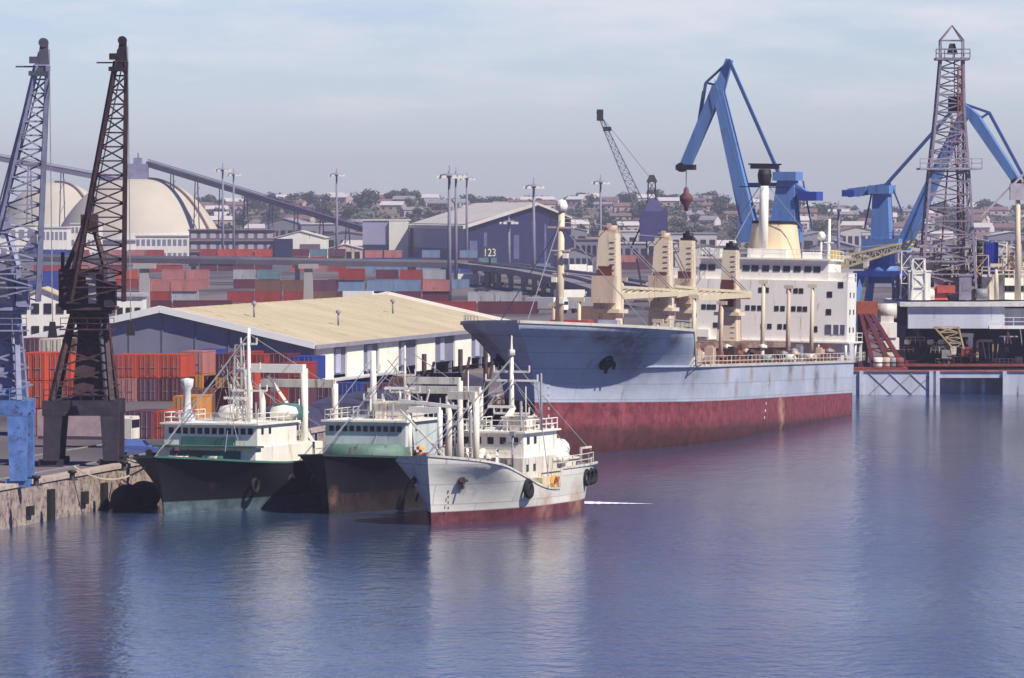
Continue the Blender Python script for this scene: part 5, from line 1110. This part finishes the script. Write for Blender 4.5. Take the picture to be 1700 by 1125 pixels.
def building(name, label, cat, px0, px1, ytop, d, depth, wallm, roofm, rise=0, wins=None, rz=0, cols=0, floors=0, z0=3, winm=None, over=.4, zbase=None):
    s_ = F/d; w = (px1-px0)/s_; h = Z(ytop, d)-3-(rise if rise else 0)
    t = thing(name, label, cat, (X((px0+px1)/2, d), d, 3), rz)
    s = MB(); s.b2(-w/2, w/2, 0, depth, 0, h)
    if rise: s.prism([(-w/2, h), (0, h+rise), (w/2, h)], .01, depth-.01)
    s.build('wall', wallm, t)
    s = MB()
    if rise:
        for sg in (-1, 1): s.add([(sg*(w/2+over), -over, h-.1), (0, -over, h+rise+.12), (0, depth+over, h+rise+.12), (sg*(w/2+over), depth+over, h-.1), (sg*(w/2+over), -over, h-.35), (0, -over, h+rise-.1), (0, depth+over, h+rise-.1), (sg*(w/2+over), depth+over, h-.35)], [(0,1,2,3),(7,6,5,4),(0,4,5,1),(0,3,7,4)])
    else: s.b2(-w/2-over, w/2+over, -over, depth+over, h, h+.5)
    s.build('roof', roofm, t)
    for f in range(floors):
        for c in range(cols):
            ww, wh = w/cols*.62, h/floors*.45
            s = MB(); s.b2(-ww/2, ww/2, -.12, 0.02, -wh/2, wh/2); s.build('window', winm or glassm, t, loc=(-w/2+w*(c+.5)/cols, 0, h*(f+.55)/floors))
    return t, w, h
def port_buildings():
    greywin = mat('grey_window', (.22,.22,.30), .5)
    brn = mat('block_brown', (.16,.10,.12), .8, .2, .3); pale = mat('pale_pane', (.42,.40,.46), .5, .2, 1)
    paler = mat('pale_roof', (.60,.56,.46), .7, .12, .1); navy = mat('navy_opening', (.016,.018,.07), .7, .2, .2)
    t, w, h = building('apartment_block', 'long brown three storey block with rows of pale windows right of the dome', 'building', 314, 456, 383, 2150, 14, brn, mat('block_roof', (.14,.10,.12), .8), floors=3, cols=9, winm=pale)
    s = MB()
    for i in range(4): s.b2(-w/2, w/2, -.9, -.02, h*i/3+.3, h*i/3+.8)
    s.build('gallery', mat('gallery_brown', (.24,.17,.18), .8), t)
    t, w, h = building('transit_shed', 'white roofed shed with dark open end right of the brown block', 'shed', 456, 540, 383, 2130, 40, white, paler, rise=2.5)
    s = MB(); s.b2(-w/2, -w/2+w*.36, -.2, .0, 0, h-.6); s.build('open_end', navy, t)
    s = MB(); s.b2(0, w/2-2, -.15, .0, h*.45, h*.75); s.build('window_band', brn, t)
    building('low_shed', 'small pink grey shed between the white shed and the big hall', 'shed', 545, 600, 405, 2120, 16, pinkcream, paler, rise=1.5, floors=1, cols=4)
    for a in [('white terminal building below the left dome', 62, 112, 378, 2200, 1, 4), ('white terminal building in front of the domed store', 225, 312, 392, 2180, 1, 7), ('white two storey annexe left of the dark crane jib', 118, 165, 372, 2230, 2, 4)]:
        building('terminal_building', a[0], 'building', a[1], a[2], a[3], a[4], 18, white, paler, floors=a[5]+1, cols=a[6]+3, winm=greywin)
    building('terminal_building', 'flat roofed building at the far left behind the blue grey crane', 'building', -30, 58, 374, 2210, 18, white, paler, floors=2, cols=6, winm=greywin)
    t, w, h = building('office_building', 'small white office with cream hipped roof left of the dark crane', 'building', 28, 110, 478, 860, 12, white, roofcream, rise=1.6, floors=2, cols=4)
    t, w, h = building('office_building', 'small white office half hidden by the dark crane column', 'building', 192, 236, 492, 850, 10, white, mat('grey_roof', (.4,.4,.42), .7), floors=1, cols=3)
    # the big hall
    t = thing('cargo_hall', 'huge dark fronted hall with pale sloping roof in the middle distance', 'hall', (X(772, 2000), 2000, 3)); 
    A = Vector((0, 0)); Bv = Vector((X(948, 2060)-X(772, 2000), 60)); l = Vector((-23.3, 150)); e, r_ = 16.2, 24.0; M2 = Bv*.66
    def q(p, z): return (p.x, p.y, z)
    s = MB(); s.add([q(A,0), q(Bv,0), q(Bv,e+2.6), q(M2,r_), q(A,e)], [(0,1,2,3,4)]); s.add([q(Bv,0), q(Bv+l,0), q(Bv+l,e+2.6), q(Bv,e+2.6)], [(0,1,2,3)]); s.add([q(A+l,0), q(Bv+l,0), q(Bv+l,e+2.6), q(M2+l,r_), q(A+l,e)], [(4,3,2,1,0)]); s.build('front_wall', navy, t)
    s = MB(); s.add([q(A,0), q(A,e), q(A+l,e), q(A+l,0)], [(3,2,1,0)]); s.build('side_wall', mat('hall_side', (.30,.29,.40), .7, .08, .1), t)
    s = MB(); o = Vector((-.3, -.15)); s.add([q(A+o,.2), q(A+o,e*.42), q(A+l+o,e*.42), q(A+l+o,.2)], [(3,2,1,0)]); s.build('side_wall_lower', mat('hall_side_dark', (.07,.07,.17), .7, .15, .1), t)
    ov = Bv.normalized()*-2; fr_ = l.normalized()*-3
    s = MB(); a, b, c, d_ = A+ov+fr_, M2+fr_, M2+l, A+ov+l; s.add([q(a,e-.6), q(b,r_+.3), q(c,r_+.3), q(d_,e-.6), q(a,e-1.9), q(b,r_-1.0), q(c,r_-1.0), q(d_,e-1.9)], [(0,1,2,3),(7,6,5,4),(4,5,1,0),(0,3,7,4)])
    a, b = M2+fr_, Bv+fr_; c, d_ = Bv+l, M2+l; s.add([q(a,r_+.3), q(b,e+2.7), q(c,e+2.7), q(d_,r_+.3), q(a,r_-.6), q(b,e+1.9)], [(0,1,2,3),(4,5,1,0)]); s.build('roof', mat('hall_roof', (.55,.52,.46), .7, .12, .06), t)
    for i, (f, w, h0, h1) in enumerate(((.04,.07,0,10),(.17,.03,0,13),(.40,.02,0,15),(.45,.05,3,12),(.62,.04,0,17),(.74,.02,0,16),(.88,.03,0,14))):
        a, b = Bv*f, Bv*(f+w); n_ = Vector((.35,-1))*.25; s = MB(); s.add([q(a+n_,h0), q(b+n_,h0), q(b+n_,h1), q(a+n_,h1), q(a,h0), q(b,h0), q(b,h1), q(a,h1)], [(0,1,2,3),(1,5,6,2),(4,0,3,7),(3,2,6,7)]); s.build('front_panel', mat('panel_lilac', (.10,.10,.22), .7, .3, .3), t)
    t, w, h = building('conveyor_house', 'boxy pale towered building left of the huge hall', 'building', 602, 678, 366, 2140, 40, mat('hall_side', (.30,.29,.40), .7), paler)
    s = MB(); s.b2(w*.08, w*.5, -1.2, -.01, 0, h-.3); s.build('white_tower', mat('tower_cream', (.72,.70,.60), .7, .06, .2), t)
    s = MB(); s.b2(-w*.5, w*.06, -.3, -.01, 0, h*.45); s.build('opening', navy, t)
    # number board
    d = 1500; t = thing('number_board', 'white number board reading 123 on a dark post before the huge hall', 'sign', (X(813, d), d, 3)); s = MB(); s.b2(-.3,.3,-.2,.2,0,Z(426,d)-3); s.build('post', black, t)
    s = MB(); s.b2(-2.0,2.0,-.3,-.1,Z(427,d)-3,Z(409,d)-3); s.build('board', mat('board_dark', (.06,.06,.09), .6), t)
    cu = bpy.data.curves.new('digits', 'FONT'); cu.body = '123'; cu.size = 3.0; cu.extrude = .04; cu.align_x = 'CENTER'; tmp = bpy.data.objects.new('digits', cu); C.objects.link(tmp)
    me = bpy.data.meshes.new_from_object(tmp.evaluated_get(bpy.context.evaluated_depsgraph_get())); bpy.data.objects.remove(tmp)
    o = bpy.data.objects.new('digits', me); C.objects.link(o); o.parent = t; o.location = (0, -.36, Z(425, d)-3); o.rotation_euler = (math.pi/2, 0, 0); o.scale = (.8, 1, 1); me.materials.clear(); me.materials.append(white)
    # domes
    dm = mat('dome_cream', (.50,.45,.37), .8, .10, .05, rust=.0); rib = mat('dome_rib', (.20,.13,.12), .8)
    for nm, lab, px, d, rpx, yt, yb in (('storage_dome', 'large cream storage dome with dark curved rib behind the dark crane', 230, 2300, 135, 297, 386), ('storage_dome', 'smaller cream storage dome partly hidden behind the larger one', 92, 2480, 92, 303, 372)):
        s_ = F/d; t = thing(nm, lab, 'dome', (X(px, d), d, 3)); r_ = rpx/s_; zb = Z(yb, d)-3; zt = Z(yt, d)-3
        s = MB(); n = 22; s.lathe([(r_*(1-i/n), zb+(zt-zb)*(1-(1-i/n)**2.8)) for i in range(n+1)], n=64); s.build('dome_shell', dm, t)
        s = MB(); s.lathe([(r_, 0), (r_, zb)], n=64); s.build('ring_wall', white, t); s = MB()
        s.lathe([(r_+.1,zb*.3),(r_+.6,zb*.3),(r_+.6,zb*.4),(r_+.1,zb*.4)], n=64); s.lathe([(r_+.1,zb*.7),(r_+.6,zb*.7),(r_+.6,zb*.78),(r_+.1,zb*.78)], n=64); s.build('ring_band', mat('band_grey', (.35,.35,.42), .7), t)
        for az in ((-27,) if rpx > 100 else (-40,)):
            s = MB(); pts = [((r_+.3)*(1-i/n)*math.cos(R(az)), (r_+.3)*(1-i/n)*math.sin(R(az)), zb+(zt-zb)*(1-(1-i/n)**2.8)+.3) for i in range(n+1)]; s.path(pts, 1.1); s.build('curved_rib', rib, t)
        if rpx > 100: 
            s = MB(); s.b2(-4.4,4.2,-3,3,zt-.8,zt+6.5); s.b2(-2,1.5,-1.5,1.5,zt+6.5,zt+9); s.b2(-.4,.2,-.3,.3,zt+9,zt+11); s.build('headhouse', mat('headhouse_blue', (.20,.20,.30), .7, .3, .5), t)
    gm = mat('gallery_dark', (.12,.10,.16), .7, .2, .2)
    for lab, p, q_, n in (('long inclined conveyor gallery running down right from the dome top', (246, 272, 2300), (620, 385, 2200), 9), ('inclined conveyor gallery sloping to the dome from the left edge', (-60, 252, 2290), (212, 303, 2300), 5)):
        a = Vector((X(p[0], p[2]), p[2], Z(p[1], p[2]))); b = Vector((X(q_[0], q_[2]), q_[2], Z(q_[1], q_[2]))); t = thing('conveyor_gallery', lab, 'conveyor', (a.x, a.y, 3)); off = Vector((a.x, a.y, 3))
        s = MB(); s.bar(a-off, b-off, 2.4, 2.2); s.build('gallery', gm, t); s = MB(); s.bar(a-off+Vector((0,-1.5,2)), b-off+Vector((0,-1.5,2)), .25); s.bar(a-off+Vector((0,-1.5,1.4)), b-off+Vector((0,-1.5,1.4)), .2); s.build('handrail', gm, t)
        for i in range(1, n):
            c = a.lerp(b, i/n)-off; s = MB(); s.bar((c.x-1.6, c.y, 0), (c.x-.5, c.y, c.z-1), .45); s.bar((c.x+1.6, c.y, 0), (c.x+.5, c.y, c.z-1), .45)
            for k in range(1, 4): s.bar((c.x-1.3, c.y, c.z*k/4), (c.x+1.3, c.y, c.z*(k+.6)/4), .2)
            s.build('trestle', gm, t)
    # viaduct
    vm = mat('viaduct_concrete', (.36,.33,.32), .85, .15, .1)
    def viaduct(lab, pts, w, th):
        P3 = [Vector((X(a, d), d, Z(b, d))) for a, b, d in pts]; t = thing('viaduct', lab, 'viaduct', (P3[0].x, P3[0].y, 3)); off = Vector((P3[0].x, P3[0].y, 3)); s = MB(); rl = MB(); prev = None
        for a, b in zip(P3, P3[1:]): s.bar(a-off, b-off+(b-a).normalized()*1.5, w, th); rl.bar(a-off+Vector((0,-w/2+.2,th/2+.35)), b-off+Vector((0,-w/2+.2,th/2+.35)), .25, .7)
        s.build('deck', mat('viaduct_side', (.20,.18,.20), .85, .2, .1), t); rl.build('parapet', vm, t)
        tot = sum((b-a).length for a, b in zip(P3, P3[1:])); k = 18.
        for a, b in zip(P3, P3[1:]):
            L = (b-a).length; m = max(1, int(L/26))
            for i in range(m):
                c = a.lerp(b, (i+.5)/m)-off; s = MB(); s.b2(c.x-.7, c.x+.7, c.y-.9, c.y+.9, -.2, c.z-th/2); s.box((c.x, c.y, c.z-th/2-.4), (2.4, w*.8, .7)); s.build('pier', vm, t)
    viaduct('long elevated road crossing the container yard and bending down to the right', [(-60, 428, 1640), (400, 434, 1590), (780, 440, 1560), (880, 452, 1430), (960, 468, 1300), (1040, 492, 1180)], 9, 1.5)
    viaduct('lower elevated ramp running beside the main viaduct behind the ship mast', [(700, 440, 1620), (860, 444, 1560), (1000, 462, 1420), (1110, 480, 1300)], 7, 1.2)
    s = MB(); 
    for i, (px, yt, yb) in enumerate(((240, 437, 522), (512, 438, 500))):
        d = 189000/(yb+6-350); t = thing('concrete_tower', ('tall pale concrete pier standing in the yard near the dark crane', 'pale concrete pier standing among the yard containers, mid frame')[i], 'pier', (X(px, d), d, 3)); s = MB(); s.frust((0,0),1.1,1.1,.9,.9,0,Z(yt,d)-4); s.b2(-2.2,2.2,-1.4,1.4,Z(yt,d)-4,Z(yt,d)-3); s.build('shaft', vm, t)
    # floodlight masts
    md = mat('mast_grey', (.22,.22,.28), .6, .1, 1)
    L = [(370, 276, 1900, 'thin floodlight mast just right of the dome'), (388, 284, 2100, 'shorter floodlight mast right of its twin beside the dome'), (559, 284, 1900, 'lone floodlight mast left of the boxy building'),
         (746, 283, 1262, 'tall floodlight mast rising left of the huge hall, leftmost of three'), (757, 284, 1500, 'floodlight mast in the middle of three by the hall'), (775, 290, 1850, 'floodlight mast rightmost of three by the hall'),
         (886, 302, 1500, 'plain slender mast rising before the huge hall gable'), (997, 296, 1700, 'floodlight mast between the hall and the distant lattice crane'), (845, 362, 1700, 'short mast standing before the dark hall front'), (1392, 340, 1500, 'distant floodlight mast between the two blue cranes')]
    for px, yt, d, lab in L:
        t = thing('floodlight_mast', lab, 'light mast', (X(px, d), d, 3), 0, 'floodlight masts across the port'); H = Z(yt, d)-3
        s = MB(); s.tube((0,0,0),(0,0,H),.55,.3,n=8); s.build('pole', md, t)
        s = MB(); s.lathe([(1.2,H-1.6),(2.2,H-1.3),(2.2,H-1.0),(1.2,H-.7),(.2,H-.7)],n=12); s.bar((0,0,H-1),(0,0,H+1.2),.2); s.build('head_ring', md, t)
        for k in range(6): a = k*math.pi/3; s = MB(); s.box((2.4*math.cos(a), 2.4*math.sin(a), H-1.5), (1.1,1.1,.7)); s.build('floodlight', white, t)
port_buildings()
# ------------------------------------------------------------------ vehicles
def vehicles():
    def truck(loc, rz, label, cabm, bodym):
        t = thing('truck', label, 'truck', loc, rz, 'trucks in the port'); s = MB(); s.b2(-1.2,1.2,-2.6,4.0,1.0,3.3); s.b2(-1.0,1.0,-4.6,4.0,.7,.95); s.build('cargo_body', bodym, t)
        s = MB(); s.prism([(-1.15,.8),(-1.15,2.6),(-1.0,2.8),(1.0,2.8),(1.15,2.6),(1.15,.8)], -4.8,-2.9); s.build('cab', cabm, t); s = MB(); s.b2(-1.0,1.0,-4.84,-4.8,1.8,2.5); s.build('windscreen', glassm, t)
        for x in (-1.1, 1.1):
            for y in (-3.9, 2.6): s = MB(); s.tube((x-.15,y,.48),(x+.15,y,.48),.48,n=14); s.build('wheel', rubber, t)
        return t
    def car(loc, rz, label, m):
        t = thing('parked_car', label, 'car', loc, rz, 'cars parked in the port'); s = MB(); s.add([(x*w, y, z) for x in (-1, 1) for y, z, w in ((-2.1,.35,.8),(-2.15,.75,.8),(-1.1,.9,.82),(-.6,1.38,.66),(.9,1.4,.66),(1.6,.95,.82),(2.1,.85,.8),(2.1,.35,.8))], [tuple(range(7,-1,-1)), tuple(range(8,16))]+[(i, (i+1) % 8, (i+1) % 8+8, i+8) for i in range(8)]); s.build('body', m, t)
        s = MB(); s.add([(-.68,-1.09,.93),(.68,-1.09,.93),(.6,-.63,1.36),(-.6,-.63,1.36)], [(0,1,2,3)]); s.build('windscreen', glassm, t)
        for x in (-.78, .78):
            for y in (-1.35, 1.3): s = MB(); s.tube((x-.1,y,.32),(x+.1,y,.32),.32,n=12); s.build('wheel', rubber, t)
        return t
    p = gp(226, 757); t1 = car((p.x, p.y, 3.01), R(80), 'blue car parked on the quay right of the dark crane', mat('car_blue', (.10,.16,.42), .35))
    p = gp(140, 742); truck((p.x, p.y, 3.01), R(75), 'flat grey and pink truck parked beneath the dark crane', dirtywhite, mat('pink_body', (.45,.33,.34), .7, .2, 1))
    a = truck((X(925, 1500), 1500, 3.01), R(90), 'white box truck driving on the yard road right of the number board', white, white)
    for px, py, lab in ((905, 520, 'white truck behind the carrier forecastle, left of the foremast'), (950, 505, 'white truck just right of the carrier foremast'), (975, 520, 'white truck behind the forecastle near the deck crane'), (780, 474, 'white truck parked before the viaduct end'), (960, 455, 'white truck on the far road above the ramp'), (600, 508, 'white truck above the warehouse roof')):
        q = gp(px, py); copy_tree(a, (q.x, q.y, 3.01), R(random.uniform(60,120)), lab, 'trucks in the port')
    c = car((X(800, 1400), 1400, 3.01), R(90), 'dark car parked beyond the warehouse ridge', mat('car_dark', (.05,.05,.08), .35))
    for i, (px, py, lab) in enumerate(((830, 476, 'dark car on the yard road, left of the mast'), (860, 490, 'dark car halfway down the yard road'), (890, 500, 'dark car near the long red containers'), (935, 480, 'dark car under the bend of the viaduct'), (985, 440, 'dark car far along the port road'))):
        q = gp(px, py); copy_tree(c, (q.x, q.y, 3.01), R(random.uniform(40,140)), lab, 'cars parked in the port')
vehicles()
# ------------------------------------------------------------------ sheds of the industrial belt
def belt():
    random.seed(5); k = 0
    roofs = [mat('belt_roof_pale', (.55,.53,.52), .7, .15, .1), mat('belt_roof_grey', (.28,.27,.30), .7, .15, .1), mat('belt_roof_brown', (.25,.16,.14), .8, .2, .1)]
    wal = [mat('belt_wall_pale', (.50,.47,.45), .8, .1, .1), mat('belt_wall_grey', (.24,.23,.28), .8, .1, .1)]
    spots = [(925, 985, 412, 1950), (955, 1010, 398, 2150), (1010, 1075, 404, 2100), (1045, 1120, 396, 2250), (1100, 1190, 388, 2350), (1005, 1060, 384, 2450), (920, 975, 376, 2500), (1120, 1230, 406, 2050), (1330, 1400, 384, 2350), (1345, 1420, 398, 2150), (1395, 1450, 376, 2500), (1500, 1560, 384, 2350), (1490, 1570, 400, 2100), (1560, 1640, 392, 2250), (1600, 1690, 402, 2050), (1640, 1720, 384, 2380), (1510, 1600, 420, 1750), (1330, 1440, 418, 1800), (1600, 1720, 424, 1700), (1450, 1530, 436, 1500), (640, 700, 405, 2600), (500, 590, 372, 2550), (440, 500, 362, 2600), (530, 620, 384, 2450)]
    where = 'hall|hall|distant lattice crane|deck crane towers|deck crane towers|floodlight mast|hall|ship bridge|tall blue crane|tall blue crane|second blue crane|derrick|derrick|derrick|rig masts|rig masts|derrick deck|tall blue crane base|rig masts|derrick foot|boxy building|conveyor|conveyor|white shed'.split('|')
    for (a, b, yt, d), wh in zip(spots, where):
        r_ = random.choice(roofs); col = {'belt_roof_pale': 'pale', 'belt_roof_grey': 'grey', 'belt_roof_brown': 'brown'}[r_.name]
        building('industrial_shed', f'{col} roofed industrial shed, {ORD[k % 24]} of the belt by size order near the {wh}' if 0 else f'{col} roofed long shed {("below","beside","beyond","behind","under","past")[k % 6]} the {wh}, {("low","wide","squat","narrow","plain")[k % 5]} front', 'shed', a, b, yt, d, random.uniform(15, 45), random.choice(wal), r_, rise=random.choice((0, 1.6, 2.4)), floors=1, cols=random.choice((3, 5, 6)), rz=R(random.uniform(-8, 8))); k += 1
belt()
# ------------------------------------------------------------------ town: houses and trees on the hill
def leafcrown(seed, rx, rz_, n, cl):
    rnd = random.Random(seed); s = MB(); cs = []
    for i in range(cl):
        a = rnd.uniform(0, 2*math.pi); rr = rnd.uniform(.1, .75)*rx; cs.append((rr*math.cos(a), rr*math.sin(a), rz_*rnd.uniform(-.35, .5), rx*rnd.uniform(.3, .52)))
    for i in range(n):
        cx, cy, cz, cr = rnd.choice(cs); u = rnd.uniform(-.7, 1); a = rnd.uniform(0, 2*math.pi); q = math.sqrt(1-u*u); r_ = cr*rnd.uniform(.75, 1.08)
        p = Vector((cx+q*math.cos(a)*r_, cy+q*math.sin(a)*r_, cz+u*r_*.8)); e = Vector((rnd.gauss(0,1), rnd.gauss(0,1), rnd.gauss(0,.6))).normalized()*rnd.uniform(.28,.6); f = e.cross(Vector((q*math.cos(a), q*math.sin(a), u))).normalized()*rnd.uniform(.25,.5)
        s.add([p-e-f, p+e-f*.6, p+e*.7+f, p-e*.8+f*.8], [(0,1,2,3)])
    return s
def town():
    leaf = [mat('leaf_a', (.05,.065,.035), .8, .35, .4), mat('leaf_b', (.065,.075,.04), .8, .35, .4), mat('leaf_c', (.04,.055,.04), .8, .35, .4)]
    bark = mat('bark', (.09,.06,.045), .9); protos = []
    desc = ['broad dark tree among the hillside houses', 'tall rounded tree on the hillside', 'low spreading tree on the hillside', 'small dense tree on the hillside']
    for i, (rx, rz_, hh) in enumerate(((5.4, 3.6, 1.8), (4.4, 4.2, 2.2), (6.6, 2.8, 1.5), (3.4, 2.6, 1.3))):
        t = thing('tree', desc[i], 'tree', (0, 0, 0), 0, 'trees on the town hill')
        s = MB(); s.tube((0,0,-1.5),(.1,0,hh),.4,.22,n=7); 
        for k in range(3): a = k*2.1; s.tube((.05,0,hh*.55),(math.cos(a)*rx*.5, math.sin(a)*rx*.5, hh+.5),.18,.08,n=5)
        s.build('trunk', bark, t); o = leafcrown(i+3, rx, rz_, 420, 13).build('crown', leaf[i % 3], t, loc=(0,0,hh+rz_*.4)); protos.append(t)
    wallc = [mat('house_wall_white', (.62,.58,.54), .8, .1, .2), mat('house_wall_pink', (.46,.36,.34), .8, .1, .2), mat('house_wall_tan', (.42,.34,.27), .8, .1, .2)]
    roofc = [mat('house_roof_tile', (.20,.125,.115), .8, .2, .3), mat('house_roof_grey', (.26,.24,.27), .8, .2, .3), mat('house_roof_pale', (.56,.52,.50), .7, .1, .3)]
    hp = []
    for wi, wn_ in enumerate(('white', 'pink', 'tan')):
        for ri, rn in enumerate(('red tiled', 'grey', 'pale')):
            w, dp, h, r_ = random.uniform(9, 15), random.uniform(8, 11), random.uniform(3, 5.5), random.uniform(1.2, 2.4)
            t = thing('house', f'{wn_} walled house with {rn} roof on the town hill', 'house', (0,0,0), 0, f'{wn_} houses with {rn} roofs on the hill')
            s = MB(); s.b2(-w/2, w/2, 0, dp, -2, h); s.add([(-w/2,0,h),(-w/2,dp,h),(-w/2,dp/2,h+r_)], [(0,1,2)]); s.add([(w/2,0,h),(w/2,dp,h),(w/2,dp/2,h+r_)], [(2,1,0)]); s.build('wall', wallc[wi], t)
            s = MB(); s.add([(-w/2-.5,-.5,h-.15),(w/2+.5,-.5,h-.15),(w/2+.5,dp/2,h+r_+.1),(-w/2-.5,dp/2,h+r_+.1)], [(0,1,2,3)]); s.add([(-w/2-.5,dp+.5,h-.15),(w/2+.5,dp+.5,h-.15),(w/2+.5,dp/2,h+r_+.1),(-w/2-.5,dp/2,h+r_+.1)], [(3,2,1,0)]); s.build('roof', roofc[ri], t)
            s = MB(); 
            for c in range(3): s.b2(-w/2+w*(c+.5)/3-.7, -w/2+w*(c+.5)/3+.7, -.06, .02, h*.4, h*.75)
            for c in range(1): pass
            ww = MB(); ww.b2(-.7,.7,-.06,.02,-.6,.6)
            for c in range(3): o = ww.build('window', glassm, t, loc=(-w/2+w*(c+.5)/3, 0, h*.55))
            hp.append((t, False))
    used = set(); rnd = random.Random(11); nH = 0; grid = {}
    # rows of houses following the slope
    y = 2420
    while y < 3900 and nH < 285:
        half = 850/F*y; xx = -half-10
        while xx < half+10:
            px = 850+xx/y*F; hid = (px < 330) or (620 < px < 930 and y < 2900)
            if not hid and rnd.random() < .62 and nH < 285:
                i = rnd.randrange(9); t = hp[i][0]; z = hz(xx, y)-.3
                if i not in used: t.location = (xx, y, z); t.rotation_euler.z = R(rnd.uniform(-25,25)); used.add(i)
                else: copy_tree(t, (xx, y, z), R(rnd.uniform(-25,25)), t['label'])
                nH += 1
            xx += rnd.uniform(22, 44)
        y += rnd.uniform(75, 110)
    usedt = set(); n = 0
    spots = []
    for i in range(235):
        y = rnd.choice((rnd.uniform(2380, 3900), rnd.uniform(3500, 3950))); px = rnd.uniform(320, 1720); spots.append((px, y))
    for c, w in ((410, 30), (450, 18), (545, 28), (610, 22), (650, 20), (360, 20), (480, 20), (720, 25), (840, 20), (1000, 25), (1100, 25), (1180, 20)):
        for i in range(4): spots.append((rnd.gauss(c, w*.5), rnd.uniform(2700, 3900)))
    for px, y in spots[:290]:
        x = X(px, y); i = rnd.randrange(4); t = protos[i]; z = hz(x, y)-.2; sc = rnd.uniform(.75, 1.45)
        if i not in usedt: t.location = (x, y, z); usedt.add(i); t.scale = (sc,)*3
        else: copy_tree(t, (x, y, z), rnd.uniform(0, 6.2), t['label'], scale=(sc*rnd.uniform(.85,1.2), sc, sc*rnd.uniform(.85,1.1)))
town()
def scrub():
    rnd = random.Random(77); s = MB()
    for i in range(1500):
        y = rnd.uniform(2330, 4000); px = rnd.uniform(300, 1740); x = X(px, y); z = hz(x, y); w = rnd.uniform(1.5, 5); h = rnd.uniform(1.2, 3.2)
        for k in range(12):
            a = rnd.uniform(0, 6.28); e = Vector((math.cos(a), math.sin(a), rnd.uniform(-.4,.6)))*rnd.uniform(.5,1.1); f = Vector((-math.sin(a)*.5, math.cos(a)*.3, rnd.uniform(.4,.9)))*rnd.uniform(.5,1); p = Vector((x+rnd.uniform(-w,w), y+rnd.uniform(-2,2), z+rnd.uniform(.1,h)))
            s.add([p-e-f, p+e-f*.7, p+e*.7+f, p-e*.8+f], [(0,1,2,3)])
    tag(s.build('hillside_scrub', mat('scrub', (.055,.065,.04), .9, .4, .05)), 'low dark scrub and bushes covering the town hill', 'scrub', None, 'stuff')
scrub()
# ------------------------------------------------------------------ haze
HAZE = 1.2e-4
def haze():
    m = bpy.data.materials.new('haze'); m.use_nodes = True; t = m.node_tree; t.nodes.clear(); o = t.nodes.new('ShaderNodeOutputMaterial'); v = t.nodes.new('ShaderNodeVolumePrincipled')
    v.inputs['Color'].default_value = (.80,.81,1.0,1); v.inputs['Density'].default_value = HAZE; v.inputs['Anisotropy'].default_value = .2; t.links.new(v.outputs[0], o.inputs['Volume'])
    s = MB(); s.b2(-3100, 3100, -620, 5230, -8, 75); tag(s.build('haze', m), None, None, kind='stuff')
if HAZE: haze()
